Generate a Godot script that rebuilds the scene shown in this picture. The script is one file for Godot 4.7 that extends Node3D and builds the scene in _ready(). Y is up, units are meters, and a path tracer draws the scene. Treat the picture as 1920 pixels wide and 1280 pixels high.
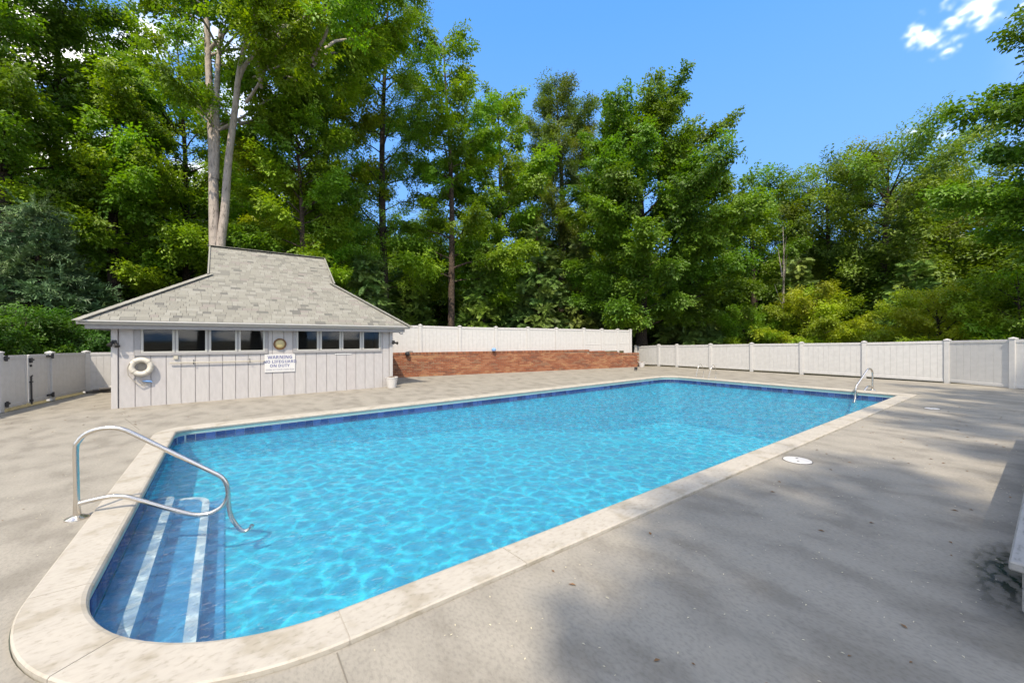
extends Node3D
# World axes: x runs along the pool, -z across it away from the camera, y up. P(u, v, h) is a point u along, v across, h up.

var M := {}
var counts := {}
var rng := RandomNumberGenerator.new()
var wall_xf := Transform3D()

class MB:
	var v := PackedVector3Array()
	var n := PackedVector3Array()
	var c := PackedColorArray()
	var ix := PackedInt32Array()

	func poly(p: Array, out: Vector3) -> void:
		var nn: Vector3 = (p[1] - p[0]).cross(p[2] - p[0])
		if nn.length_squared() < 1e-16 and p.size() > 3:
			nn = (p[2] - p[0]).cross(p[3] - p[0])
		nn = nn.normalized()
		var flip := nn.dot(out) < 0.0
		if flip:
			nn = -nn
		var b := v.size()
		for q in p:
			v.append(q)
			n.append(nn)
		for k in range(1, p.size() - 1):
			if flip:
				ix.append_array(PackedInt32Array([b, b + k, b + k + 1]))
			else:
				ix.append_array(PackedInt32Array([b, b + k + 1, b + k]))

	func quad(a: Vector3, b: Vector3, d: Vector3, e: Vector3) -> void:   # counter-clockwise seen from outside
		poly([a, b, d, e], (b - a).cross(e - a))

	func box(ctr: Vector3, size: Vector3, bs := Basis.IDENTITY, k := 0.0) -> void:
		var h := size * 0.5
		for ax in 3:
			var iu := (ax + 1) % 3
			var iw := (ax + 2) % 3
			for s in [-1.0, 1.0]:
				var pts := []
				for q in [[-1.0, -1.0], [1.0, -1.0], [1.0, 1.0], [-1.0, 1.0]]:
					var p := Vector3.ZERO
					p[ax] = s * h[ax]
					p[iu] = q[0] * (h[iu] - k)
					p[iw] = q[1] * (h[iw] - k)
					pts.append(ctr + bs * p)
				var o := Vector3.ZERO
				o[ax] = s
				poly(pts, bs * o)
			if k > 0.0:
				for su in [-1.0, 1.0]:
					for sw in [-1.0, 1.0]:
						var pts2 := []
						for q in [[-1.0, 0], [1.0, 0], [1.0, 1], [-1.0, 1]]:
							var p := Vector3.ZERO
							p[ax] = q[0] * (h[ax] - k)
							p[iu] = su * (h[iu] - (k if q[1] == 1 else 0.0))
							p[iw] = sw * (h[iw] - (0.0 if q[1] == 1 else k))
							pts2.append(ctr + bs * p)
						var o2 := Vector3.ZERO
						o2[iu] = su
						o2[iw] = sw
						poly(pts2, bs * o2)
		if k > 0.0:
			for sx in [-1.0, 1.0]:
				for sy in [-1.0, 1.0]:
					for sz in [-1.0, 1.0]:
						var o3 := Vector3(sx, sy, sz)
						poly([ctr + bs * (o3 * Vector3(h.x, h.y - k, h.z - k)), ctr + bs * (o3 * Vector3(h.x - k, h.y, h.z - k)), ctr + bs * (o3 * Vector3(h.x - k, h.y - k, h.z))], bs * o3)

	func tube(pts: PackedVector3Array, rad: Array, sides := 8, caps := true) -> void:
		var m := pts.size()
		var t0 := (pts[1] - pts[0]).normalized()
		var up := Vector3.UP if absf(t0.y) < 0.9 else Vector3.RIGHT
		var a := t0.cross(up).normalized()
		var start := v.size()
		for i in m:
			var t := (pts[mini(i + 1, m - 1)] - pts[maxi(i - 1, 0)]).normalized()
			a = (a - t * a.dot(t)).normalized()
			var b := t.cross(a)
			var r: float = rad[mini(i, rad.size() - 1)]
			for s in sides:
				var th := TAU * s / sides
				var d := a * cos(th) + b * sin(th)
				v.append(pts[i] + d * r)
				n.append(d)
		for i in m - 1:
			for s in sides:
				var p := start + i * sides + s
				var q := start + i * sides + (s + 1) % sides
				ix.append_array(PackedInt32Array([p, p + sides, q, q, p + sides, q + sides]))
		if caps:
			for e in [0, m - 1]:
				var pp := []
				for s in sides:
					pp.append(v[start + e * sides + s])
				poly(pp, (pts[0] - pts[1]) if e == 0 else (pts[m - 1] - pts[m - 2]))

	func lathe(prof: Array, xf: Transform3D, seg := 20) -> void:
		for i in prof.size() - 1:
			var p: Vector2 = prof[i]
			var q: Vector2 = prof[i + 1]
			var e := (q - p).normalized()
			var b := v.size()
			for s in seg + 1:
				var th := TAU * s / seg
				var d := Vector3(cos(th), 0, sin(th))
				var nn := (xf.basis * (d * e.y + Vector3(0, -e.x, 0))).normalized()
				v.append(xf * (d * p.x + Vector3(0, p.y, 0)))
				v.append(xf * (d * q.x + Vector3(0, q.y, 0)))
				n.append(nn)
				n.append(nn)
			for s in seg:
				var k := b + s * 2
				ix.append_array(PackedInt32Array([k, k + 2, k + 1, k + 1, k + 2, k + 3]))

	func extrude(poly2: PackedVector2Array, xf: Transform3D, length: float) -> void:   # profile in x, y; runs along z
		var m := poly2.size()
		var cen := Vector2.ZERO
		for p in poly2:
			cen += p / m
		var area := 0.0
		for i in m:
			area += poly2[i].cross(poly2[(i + 1) % m])
		for i in m:
			var p := poly2[i]
			var q := poly2[(i + 1) % m]
			var o := (q - p).orthogonal() * (-1.0 if area > 0 else 1.0)
			o = Vector2(q.y - p.y, p.x - q.x) * (1.0 if area > 0 else -1.0)
			poly([xf * Vector3(p.x, p.y, 0), xf * Vector3(q.x, q.y, 0), xf * Vector3(q.x, q.y, length), xf * Vector3(p.x, p.y, length)], xf.basis * Vector3(o.x, o.y, 0))
		var tri := Geometry2D.triangulate_polygon(poly2)
		for k in range(0, tri.size(), 3):
			for z in [0.0, length]:
				var pp := []
				for j in 3:
					pp.append(xf * Vector3(poly2[tri[k + j]].x, poly2[tri[k + j]].y, z))
				poly(pp, xf.basis * Vector3(0, 0, -1.0 if z == 0.0 else 1.0))

	func mesh() -> ArrayMesh:
		var a := []
		a.resize(Mesh.ARRAY_MAX)
		a[Mesh.ARRAY_VERTEX] = v
		a[Mesh.ARRAY_NORMAL] = n
		if c.size() == v.size():
			a[Mesh.ARRAY_COLOR] = c
		a[Mesh.ARRAY_INDEX] = ix
		var m := ArrayMesh.new()
		m.add_surface_from_arrays(Mesh.PRIMITIVE_TRIANGLES, a)
		return m


func P(u: float, v: float, h := 0.0) -> Vector3:
	return Vector3(u, h, -v)


func put(o: Node, called: String, parent: Node) -> void:
	var key := str(parent.get_instance_id()) + called
	var k: int = counts.get(key, 0)
	counts[key] = k + 1
	o.name = called if k == 0 else "%s_%03d" % [called, k]
	parent.add_child(o, true)


func inst(called: String, mesh: Mesh, m: Material, parent: Node = self, xf := Transform3D()) -> MeshInstance3D:
	var o := MeshInstance3D.new()
	o.mesh = mesh
	o.material_override = m
	o.transform = xf
	put(o, called, parent)
	return o


func obj(called: String, mb: MB, m: Material, parent: Node = self) -> MeshInstance3D:
	return inst(called, mb.mesh(), m, parent)


func tag(o: Node, label: String, category: String, group := "") -> void:
	o.set_meta("label", label)
	o.set_meta("category", category)
	if group:
		o.set_meta("group", group)


func thing(called: String, label: String, category: String, at := Transform3D(), group := "") -> Node3D:
	var o := Node3D.new()
	o.transform = at
	put(o, called, self)
	tag(o, label, category, group)
	return o


func struct(called: String, mb: MB, m: Material, parent: Node = self) -> MeshInstance3D:
	var o := obj(called, mb, m, parent)
	o.set_meta("kind", "structure")
	return o


func at(p: Vector3, turn := 0.0) -> Transform3D:
	return Transform3D(Basis(Vector3.UP, turn), p)


# ---------------------------------------------------------------- materials

func noise_tex(sd: int, freq: float, cols: Array, offs: Array, size := 512, oct := 4, kind := FastNoiseLite.TYPE_SIMPLEX_SMOOTH, warp := 0.0) -> NoiseTexture2D:
	var f := FastNoiseLite.new()
	f.seed = sd
	f.noise_type = kind
	f.frequency = freq
	f.fractal_octaves = oct
	if oct <= 1:
		f.fractal_type = FastNoiseLite.FRACTAL_NONE
	if kind == FastNoiseLite.TYPE_CELLULAR:
		f.cellular_return_type = FastNoiseLite.RETURN_DISTANCE2_SUB
		f.cellular_distance_function = FastNoiseLite.DISTANCE_EUCLIDEAN
	if warp > 0.0:
		f.domain_warp_enabled = true
		f.domain_warp_amplitude = warp
		f.domain_warp_frequency = freq * 0.8
		f.domain_warp_fractal_octaves = 2
	var t := NoiseTexture2D.new()
	t.width = size
	t.height = size
	t.seamless = true
	t.noise = f
	var g := Gradient.new()
	g.offsets = PackedFloat32Array(offs)
	var pc := PackedColorArray()
	for q in cols:
		pc.append(q)
	g.colors = pc
	t.color_ramp = g
	return t


func gray(x: float, y := 1.0) -> Color:
	return Color(x, x, x, y)


func mat(key: String, lin: Color, rough := 0.8, metal := 0.0) -> StandardMaterial3D:
	var m := StandardMaterial3D.new()
	m.resource_name = key
	m.albedo_color = lin.linear_to_srgb()
	m.roughness = rough
	m.metallic = metal
	m.uv1_triplanar = true
	m.uv1_world_triplanar = true
	M[key] = m
	return m


func textured(key: String, lin: Color, rough: float, tex: Texture2D, scale: Vector3, bump: Texture2D = null, depth := 0.0) -> StandardMaterial3D:
	var m := mat(key, lin, rough)
	m.albedo_texture = tex
	m.uv1_scale = scale
	if bump:
		m.heightmap_enabled = true
		m.heightmap_texture = bump
		m.heightmap_scale = depth
	return m


func broad_detail(m: StandardMaterial3D, tex: Texture2D, scale: Vector3) -> void:
	m.detail_enabled = true
	m.detail_albedo = tex
	m.detail_blend_mode = BaseMaterial3D.BLEND_MODE_MUL
	m.detail_uv_layer = BaseMaterial3D.DETAIL_UV_2
	m.uv2_triplanar = true
	m.uv2_world_triplanar = true
	m.uv2_scale = scale


func make_materials() -> void:
	var fine := noise_tex(1, 0.06, [gray(0.80), gray(0.95), gray(1.0)], [0.0, 0.5, 1.0], 1024, 5)
	var speck := noise_tex(2, 0.25, [gray(0.74), gray(0.96), gray(1.0)], [0.12, 0.34, 1.0], 1024, 2)
	var cloudy := noise_tex(3, 0.010, [gray(0.80), gray(0.93), gray(1.0)], [0.2, 0.5, 0.8], 512, 5)
	var soft := noise_tex(4, 0.02, [gray(0.96), gray(1.0)], [0.2, 0.8], 512, 4)
	var grit := noise_tex(5, 0.3, [gray(0.0), gray(1.0)], [0.0, 1.0], 512, 3)
	var lumps := noise_tex(6, 0.03, [gray(0.0), gray(1.0)], [0.1, 0.9], 512, 4)
	var streak := noise_tex(7, 0.03, [Color(0.86, 0.85, 0.82), gray(0.97), gray(1.0)], [0.10, 0.34, 0.6], 1024, 5, FastNoiseLite.TYPE_SIMPLEX_SMOOTH, 25.0)
	var m := textured("deck", Color(0.271, 0.251, 0.209), 0.85, noise_tex(17, 0.05, [gray(0.90), gray(0.97), gray(1.0)], [0.15, 0.45, 0.8], 1024, 6), Vector3(0.7, 0.7, 0.45), grit, 0.12)
	broad_detail(m, noise_tex(8, 0.012, [Color(0.86, 0.855, 0.85), Color(0.95, 0.95, 0.95), Color(1, 1, 1)], [0.2, 0.45, 0.75], 1024, 6, FastNoiseLite.TYPE_SIMPLEX_SMOOTH, 30.0), Vector3(0.16, 0.16, 0.10))
	m = textured("coping", Color(0.364, 0.337, 0.287), 0.75, streak, Vector3(0.45, 0.45, 0.8), lumps, 0.08)
	broad_detail(m, noise_tex(14, 0.015, [Color(0.90, 0.89, 0.86), gray(0.98), gray(1.0)], [0.2, 0.42, 0.7], 512, 5), Vector3(0.35, 0.35, 0.35))
	mat("joint", Color(0.15, 0.135, 0.11), 0.95)
	mat("mortar_bed", Color(0.374, 0.346, 0.306), 0.9)
	m = textured("vinyl", Color(0.488, 0.484, 0.470), 0.42, soft, Vector3(0.5, 0.5, 0.5))
	m = textured("siding", Color(0.417, 0.402, 0.397), 0.6, soft, Vector3(0.9, 0.35, 0.9), lumps, 0.02)
	m = textured("siding_pale", Color(0.431, 0.416, 0.406), 0.6, soft, Vector3(1.3, 0.25, 1.3), lumps, 0.02)
	textured("siding_rose", Color(0.413, 0.392, 0.386), 0.6, soft, Vector3(0.7, 0.45, 0.7), lumps, 0.02)
	mat("groove", Color(0.30, 0.27, 0.27), 0.9)
	textured("trim", Color(0.285, 0.279, 0.282), 0.55, soft, Vector3(1.1, 1.1, 1.1))
	textured("frame", Color(0.408, 0.408, 0.384), 0.45, soft, Vector3(2, 2, 2))
	textured("gutter", Color(0.489, 0.483, 0.456), 0.35, soft, Vector3(0.6, 2, 2))
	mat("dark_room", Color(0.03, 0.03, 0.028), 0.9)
	m = mat("pane", Color(0.01, 0.012, 0.012), 0.03)
	m.albedo_color.a = 0.3
	m.transparency = BaseMaterial3D.TRANSPARENCY_ALPHA
	for k in 6:
		var tone: Color = [Color(0.221, 0.217, 0.186), Color(0.199, 0.194, 0.166), Color(0.166, 0.163, 0.142), Color(0.243, 0.239, 0.209), Color(0.125, 0.123, 0.111), Color(0.206, 0.190, 0.170)][k]
		textured("shingle%d" % k, tone, 0.95, speck, Vector3(2.2, 2.2, 2.2), grit, 0.15)
	textured("roof_felt", Color(0.16, 0.16, 0.15), 0.95, speck, Vector3(1, 1, 1))
	for k in 6:
		var tone: Color = [Color(0.287, 0.108, 0.050), Color(0.244, 0.083, 0.039), Color(0.330, 0.144, 0.072), Color(0.187, 0.072, 0.039), Color(0.359, 0.180, 0.086), Color(0.259, 0.129, 0.072)][k]
		textured("brick%d" % k, tone, 0.9, fine, Vector3(3, 3, 3), grit, 0.2)
	textured("mortar", Color(0.272, 0.211, 0.150), 0.95, speck, Vector3(2, 2, 2))
	m = mat("steel", Color(0.62, 0.58, 0.52), 0.22, 0.95)
	mat("black", Color(0.018, 0.018, 0.02), 0.45)
	textured("pot_white", Color(0.544, 0.531, 0.510), 0.5, soft, Vector3(3, 3, 3))
	textured("soil", Color(0.13, 0.085, 0.055), 1.0, speck, Vector3(3, 3, 3), lumps, 1.0)
	textured("foam", Color(0.531, 0.504, 0.435), 0.6, soft, Vector3(4, 4, 4))
	textured("rope", Color(0.408, 0.381, 0.320), 0.9, speck, Vector3(9, 9, 9))
	mat("blue_cloth", Color(0.16, 0.30, 0.55), 0.8)
	mat("sign_white", Color(0.557, 0.557, 0.544), 0.45)
	mat("sign_ink", Color(0.10, 0.11, 0.24), 0.6)
	mat("sign_gray_ink", Color(0.20, 0.20, 0.25), 0.6)
	mat("brass", Color(0.14, 0.065, 0.02), 0.5)
	mat("lamp_glass", Color(0.422, 0.354, 0.170), 0.35)
	textured("pole_white", Color(0.449, 0.422, 0.340), 0.5, soft, Vector3(1, 1, 1))
	mat("lid_white", Color(0.544, 0.531, 0.504), 0.45)
	mat("hole", Color(0.10, 0.095, 0.09), 0.8)
	textured("bench_paint", Color(0.27, 0.265, 0.25), 0.6, noise_tex(9, 0.02, [gray(0.72), gray(0.95), gray(1)], [0.1, 0.35, 0.8], 512, 5), Vector3(0.5, 2.0, 2.0), lumps, 0.1)
	textured("earth", Color(0.12, 0.075, 0.035), 1.0, speck, Vector3(0.8, 0.8, 0.8), lumps, 3.0)
	m = textured("litter", Color(0.10, 0.085, 0.035), 1.0, speck, Vector3(0.5, 0.5, 0.5), lumps, 4.0)
	broad_detail(m, cloudy, Vector3(0.05, 0.05, 0.05))
	textured("dry_leaf", Color(0.22, 0.12, 0.05), 0.9, soft, Vector3(1, 1, 1))
	textured("dry_petal", Color(0.62, 0.56, 0.40), 0.9, soft, Vector3(1, 1, 1))
	m = mat("wet", Color(1, 1, 1), 0.12)
	m.albedo_texture = noise_tex(15, 0.02, [Color(0.08, 0.08, 0.08, 0.35), Color(0.09, 0.09, 0.09, 0.5), Color(0.03, 0.03, 0.03, 0.95), Color(0.05, 0.05, 0.05, 0.95)], [0.25, 0.45, 0.62, 0.8], 512, 3, FastNoiseLite.TYPE_SIMPLEX_SMOOTH, 40.0)
	m.uv1_scale = Vector3(0.7, 0.7, 1.4)
	m.vertex_color_use_as_albedo = true
	m.transparency = BaseMaterial3D.TRANSPARENCY_ALPHA
	textured("plank_dark", Color(0.09, 0.085, 0.08), 0.7, soft, Vector3(1, 1, 1))
	# pool
	textured("plaster", Color(0.012, 0.44, 0.62), 0.6, noise_tex(10, 0.02, [gray(0.86), gray(1.0)], [0.2, 0.8], 512, 4), Vector3(0.5, 0.5, 0.5))
	textured("plaster_pale", Color(0.20, 0.36, 0.36), 0.6, soft, Vector3(0.5, 0.5, 0.5))
	textured("step_blue", Color(0.035, 0.235, 0.45), 0.45, soft, Vector3(0.5, 0.5, 0.5))
	textured("step_white", Color(0.38, 0.50, 0.56), 0.5, soft, Vector3(0.5, 0.5, 0.5))
	for k in 3:
		var tone: Color = [Color(0.016, 0.040, 0.14), Color(0.028, 0.065, 0.20), Color(0.013, 0.030, 0.11)][k]
		mat("tile%d" % k, tone, 0.15)
	mat("grout", Color(0.273, 0.348, 0.379), 0.9)
	m = mat("water", Color(0.9, 0.97, 1.0), 0.02)
	m.metallic_specular = 0.35
	m.albedo_color.a = 0.02
	m.transparency = BaseMaterial3D.TRANSPARENCY_ALPHA
	m.uv1_scale = Vector3(0.55, 0.55, 0.8)
	m.heightmap_enabled = true
	m.heightmap_texture = noise_tex(11, 0.022, [gray(0.0), gray(1.0)], [0.1, 0.9], 1024, 3)
	m.heightmap_scale = 1.3
	m = mat("caustic_sheet", Color(1, 1, 1), 0.6)
	m.albedo_texture = noise_tex(12, 0.0155, [Color(0.02, 0.36, 0.48, 0.0), Color(0.0, 0.37, 0.52, 0.10), Color(0.0, 0.35, 0.52, 0.38), Color(0.0, 0.33, 0.51, 0.50)], [0.05, 0.12, 0.22, 0.8], 1024, 1, FastNoiseLite.TYPE_CELLULAR, 30.0)  # caustic light lines painted as clear gaps in a blue alpha net
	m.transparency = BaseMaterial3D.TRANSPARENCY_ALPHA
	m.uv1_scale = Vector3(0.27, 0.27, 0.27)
	# wood and leaves
	var bark := noise_tex(13, 0.03, [gray(0.35), gray(0.8), gray(1.0)], [0.2, 0.5, 0.8], 512, 5)
	textured("bark_dark", Color(0.075, 0.055, 0.042), 0.95, bark, Vector3(1.2, 0.35, 1.2), lumps, 2.0)
	textured("bark_brown", Color(0.13, 0.092, 0.068), 0.95, bark, Vector3(1.2, 0.35, 1.2), lumps, 2.0)
	textured("bark_pale", Color(0.359, 0.314, 0.274), 0.9, noise_tex(16, 0.02, [gray(0.62), gray(0.92), gray(1.0)], [0.15, 0.35, 0.7], 512, 5), Vector3(0.7, 0.22, 0.7), lumps, 1.5)
	textured("dead_wood", Color(0.40, 0.36, 0.31), 0.9, bark, Vector3(1.2, 0.35, 1.2))
	m = mat("leaf", Color(1, 1, 1), 0.5)
	m.vertex_color_use_as_albedo = true
	m.backlight_enabled = true
	m.backlight = Color(1.0, 1.0, 0.45)
	m = mat("needle", Color(1, 1, 1), 0.55)
	m.vertex_color_use_as_albedo = true
	m.backlight_enabled = true
	m.backlight = Color(0.35, 0.35, 0.2)


# ---------------------------------------------------------------- sky

func make_sky() -> PanoramaSkyMaterial:
	var w := 2560
	var h := 1280
	var im := Image.create(w, h, false, Image.FORMAT_RGBF)
	var f := FastNoiseLite.new()
	f.seed = 40
	f.noise_type = FastNoiseLite.TYPE_SIMPLEX_SMOOTH
	f.frequency = 1.0
	f.fractal_octaves = 7
	f.fractal_gain = 0.58
	var top := Color(0.059, 0.167, 0.540)
	var mid := Color(0.080, 0.235, 0.610)
	var low := Color(0.185, 0.365, 0.665)
	# clouds seen at the top right (azimuth, elevation, half width, half height in degrees), with some wisps lower down
	var puffs := [[81.7, 27.9, 0.65, 0.75], [83.6, 26.7, 1.2, 0.8], [85.0, 27.5, 1.7, 0.8], [87.0, 28.6, 1.7, 0.8], [84.3, 28.3, 0.9, 0.6], [90.3, 27.8, 1.4, 1.1], [92.5, 27.0, 2.5, 1.5], [81.4, 19.6, 0.8, 0.3], [83.2, 18.7, 0.6, 0.3]]
	im.fill(Color(0.12, 0.13, 0.10))
	for y in h / 2:
		var el := PI * (0.5 - (y + 0.5) / h)
		var se := sin(el)
		var base := low.lerp(mid, clampf(se / 0.62, 0, 1)) if se < 0.62 else mid.lerp(top, clampf((se - 0.62) / 0.38, 0, 1))
		for x in w:
			var az := wrapf((x + 0.5) / w * TAU, -PI, PI)
			var d := Vector3(sin(az) * cos(el), se, -cos(az) * cos(el))
			var cl := 0.0
			var azd := rad_to_deg(az)
			var eld := rad_to_deg(el)
			if azd > 78 and azd < 97 and eld > 15 and eld < 33:
				for p in puffs:
					var q := Vector2((azd - p[0]) / p[2], (eld - p[1]) / p[3]).length()
					if q < 2.2:
						var nz := f.get_noise_3d(d.x * 26.0, d.y * 44.0, d.z * 26.0)
						var amt := 0.95 if p[3] > 0.5 else 0.4
						cl = maxf(cl, amt * pow(smoothstep(-0.3, 1.9, 1.1 - q * 0.75 + nz * 2.4), 1.8))
			# thicker cloud added over the rest of the sky to whiten fill light
			var open := maxf(smoothstep(15.0, 45.0, absf(azd - 50.0) - 20.0), smoothstep(44.0, 60.0, eld))
			if open > 0.0:
				var g := d * (3.0 / (se + 0.35))
				var nn := f.get_noise_3d(g.x + 4.0, g.y * 0.6, g.z)
				cl = maxf(cl, open * smoothstep(-0.16, 0.24, nn))
			im.set_pixel(x, y, base.lerp(Color(1.45, 1.42, 1.36), cl))
	var s := PanoramaSkyMaterial.new()
	s.panorama = ImageTexture.create_from_image(im)
	return s


# ---------------------------------------------------------------- pool and deck

func corner_outline(grow: float) -> PackedVector2Array:   # counter-clockwise seen from above in (u, v), from the near right corner; grow 0 is the inner edge of the coping
	var rin := [1.25, 0.03, 0.6, 0.25]
	var u0 := -0.73 - grow
	var u1 := 14.65 + grow
	var v0 := 2.52 - grow
	var v1 := 9.37 + grow
	var out := PackedVector2Array()
	var cs := [Vector2(u0, v0), Vector2(u1, v0), Vector2(u1, v1), Vector2(u0, v1)]
	var rr := []
	for k in 4:
		rr.append(rin[k] + (grow if k != 1 else grow * 0.05))
	for k in 4:
		var a0 := PI + k * PI / 2
		var r: float = rr[k]
		var sg := Vector2(-1 if k == 0 or k == 3 else 1, -1 if k < 2 else 1)
		var c: Vector2 = cs[k] - sg * r
		for s in 25:
			var th := a0 + s * PI / 48
			out.append(c + Vector2(cos(th), sin(th)) * r)
		var nx: Vector2 = cs[(k + 1) % 4]
		var rn: float = rin[(k + 1) % 4]
		# straight run: the same number of stations whatever the offset
		var from := out[out.size() - 1]
		var dir: Vector2 = [Vector2(1, 0), Vector2(0, 1), Vector2(-1, 0), Vector2(0, -1)][k]
		var run: float = absf((nx - from).dot(dir)) - rr[(k + 1) % 4]
		var steps: int = [60, 28, 60, 24][k]
		for s in range(1, steps):
			out.append(from + dir * run * s / steps)
	return out


func make_pool() -> void:
	var inner := corner_outline(0.0)
	var outer := corner_outline(0.3)
	var n := inner.size()
	# deck with the hole of the coping
	var hole := corner_outline(0.306)
	var rim := PackedVector2Array([Vector2(-9, -9), Vector2(19.45, -9), Vector2(19.45, 13.15), Vector2(18.6, 13.42), Vector2(5.8, 16.42), Vector2(4.6, 17.2), Vector2(4.3, 18.6), Vector2(-3.5, 18.4), Vector2(-3.85, 16.4), Vector2(-4.12, 14.6), Vector2(-4.6, 12.5), Vector2(-9, 12)])
	var ring := PackedVector2Array()
	# keyhole: rim counter-clockwise, then the hole clockwise
	var j := 0
	for k in n:
		if hole[k].distance_to(rim[0]) < hole[j].distance_to(rim[0]):
			j = k
	for p in rim:
		ring.append(p)
	ring.append(rim[0])
	for k in n + 1:
		ring.append(hole[(j - k + n * 2) % n])
	var tri := Geometry2D.triangulate_polygon(ring)
	var mb := MB.new()
	for k in range(0, tri.size(), 3):
		var pp := []
		for q in 3:
			pp.append(P(ring[tri[k + q]].x, ring[tri[k + q]].y, 0.0))
		mb.poly(pp, Vector3.UP)
	for k in rim.size():
		var a := rim[k]
		var b := rim[(k + 1) % rim.size()]
		mb.poly([P(a.x, a.y, 0), P(b.x, b.y, 0), P(b.x, b.y, -0.12), P(a.x, a.y, -0.12)], P((b - a).y, -(b - a).x, 0))
	var deck := struct("pool_deck", mb, M.deck)
	for q in [[0.45, 2.2, 0.40, -8.9], [-1.3, 9.9, -1.75, 11.6], [6.2, 9.7, 6.9, 16.0], [15.0, 6.0, 19.3, 6.1]]:
		var jb := MB.new()
		var ja := P(q[0], q[1], 0.0)
		var jc := P(q[2], q[3], 0.0)
		var jd := (jc - ja)
		jb.box((ja + jc) / 2 + Vector3(0, 0.001, 0), Vector3(jd.length(), 0.005, 0.006), Basis(jd.normalized(), Vector3.UP, jd.normalized().cross(Vector3.UP)))
		obj("deck_joint", jb, M.joint, deck)
	# coping: slabs cast end to end
	var prof := [Vector2(0.0, -0.10), Vector2(0.0, 0.022), Vector2(0.010, 0.030), Vector2(0.265, 0.030), Vector2(0.286, 0.024), Vector2(0.297, 0.010), Vector2(0.300, -0.004), Vector2(0.293, -0.020), Vector2(0.275, -0.030), Vector2(0.20, -0.032)]
	var joints := [Vector2(0.48, 2.2), Vector2(1.72, 2.2), Vector2(3.9, 2.2), Vector2(6.13, 2.2), Vector2(9.2, 2.2), Vector2(12.4, 2.2), Vector2(14.9, 2.3), Vector2(15, 5.6), Vector2(15, 8.8), Vector2(13.6, 9.7), Vector2(10.9, 9.7), Vector2(8.2, 9.7), Vector2(5.5, 9.7), Vector2(2.8, 9.7), Vector2(0.1, 9.7), Vector2(-1.02, 8.9), Vector2(-1.02, 6.3), Vector2(-1.02, 3.75), Vector2(-0.72, 2.86)]
	var cuts := []
	for q in joints:
		var best := 0
		for k in n:
			if outer[k].distance_to(q) < outer[best].distance_to(q):
				best = k
		cuts.append(best)
	cuts.sort()
	var coping := Node3D.new()
	put(coping, "pool_coping", self)
	coping.set_meta("kind", "structure")
	var bed := MB.new()
	sweep(bed, outer, inner, range(n + 1), prof, 0.0, 0.005)
	obj("joint_mortar", bed, M.mortar_bed, coping)
	for k in cuts.size():
		var a: int = cuts[k]
		var b: int = cuts[(k + 1) % cuts.size()]
		if b <= a:
			b += n
		var slab := MB.new()
		sweep(slab, outer, inner, range(a, b + 1), prof, 0.003, 0.0)
		obj("coping_slab", slab, M.coping, coping)
	# basin
	var wall_line := corner_outline(0.03)
	var basin := MB.new()
	for k in n:
		var a := wall_line[k]
		var b := wall_line[(k + 1) % n]
		basin.poly([P(a.x, a.y, -0.03), P(b.x, b.y, -0.03), P(b.x, b.y, -2.4), P(a.x, a.y, -2.4)], P(-(b - a).y, (b - a).x, 0))
	var su := [-0.8, 5.5, 11.0, 14.8]
	var sh := [-0.62, -0.85, -1.75, -1.85]
	for k in 3:
		basin.quad(P(su[k], 2.4, sh[k]), P(su[k + 1], 2.4, sh[k + 1]), P(su[k + 1], 9.5, sh[k + 1]), P(su[k], 9.5, sh[k]))
	var bo := struct("pool_basin", basin, M.plaster)
	# waterline tiles along the near, far and house sides, set proud of the wall
	var tl := BoxMesh.new()
	tl.size = Vector3(0.146, 0.13, 0.012)
	var along := 0.0
	var band := MB.new()
	for k in n:
		var a := wall_line[k]
		var b := wall_line[(k + 1) % n]
		var off := P(-(b - a).normalized().y, (b - a).normalized().x, 0) * 0.004
		band.poly([P(a.x, a.y, -0.085) + off, P(b.x, b.y, -0.085) + off, P(b.x, b.y, -0.235) + off, P(a.x, a.y, -0.235) + off], off)
	obj("tile_grout", band, M.grout, bo)
	var bond := MB.new()
	for k in n:
		var a := wall_line[k]
		var b := wall_line[(k + 1) % n]
		var off := P(-(b - a).normalized().y, (b - a).normalized().x, 0) * 0.006
		bond.poly([P(a.x, a.y, -0.02) + off, P(b.x, b.y, -0.02) + off, P(b.x, b.y, -0.0845) + off, P(a.x, a.y, -0.0845) + off], off)
	obj("bond_beam", bond, M.plaster_pale, bo)
	rng.seed = 5
	var count := 0
	for k in range(25 + 59, n):
		var a := wall_line[k]
		var b := wall_line[(k + 1) % n]
		var seg := a.distance_to(b)
		var dir := (b - a) / maxf(seg, 1e-6)
		while along < seg and count < 296:
			var c := a + dir * along
			var z := Vector3(-dir.y, 0, -dir.x)
			var bs := Basis(P(-dir.x, -dir.y, 0), Vector3.UP, z)
			if bs.determinant() < 0:
				bs.x = -bs.x
			inst("waterline_tile", tl, M["tile%d" % (rng.randi() % 3)], bo, Transform3D(bs, P(c.x, c.y, -0.16) + z * 0.006))
			count += 1
			along += 0.152
		along -= seg
	# entry steps under water at the near end
	var st := Node3D.new()
	put(st, "pool_steps", self)
	st.set_meta("kind", "structure")
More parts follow.
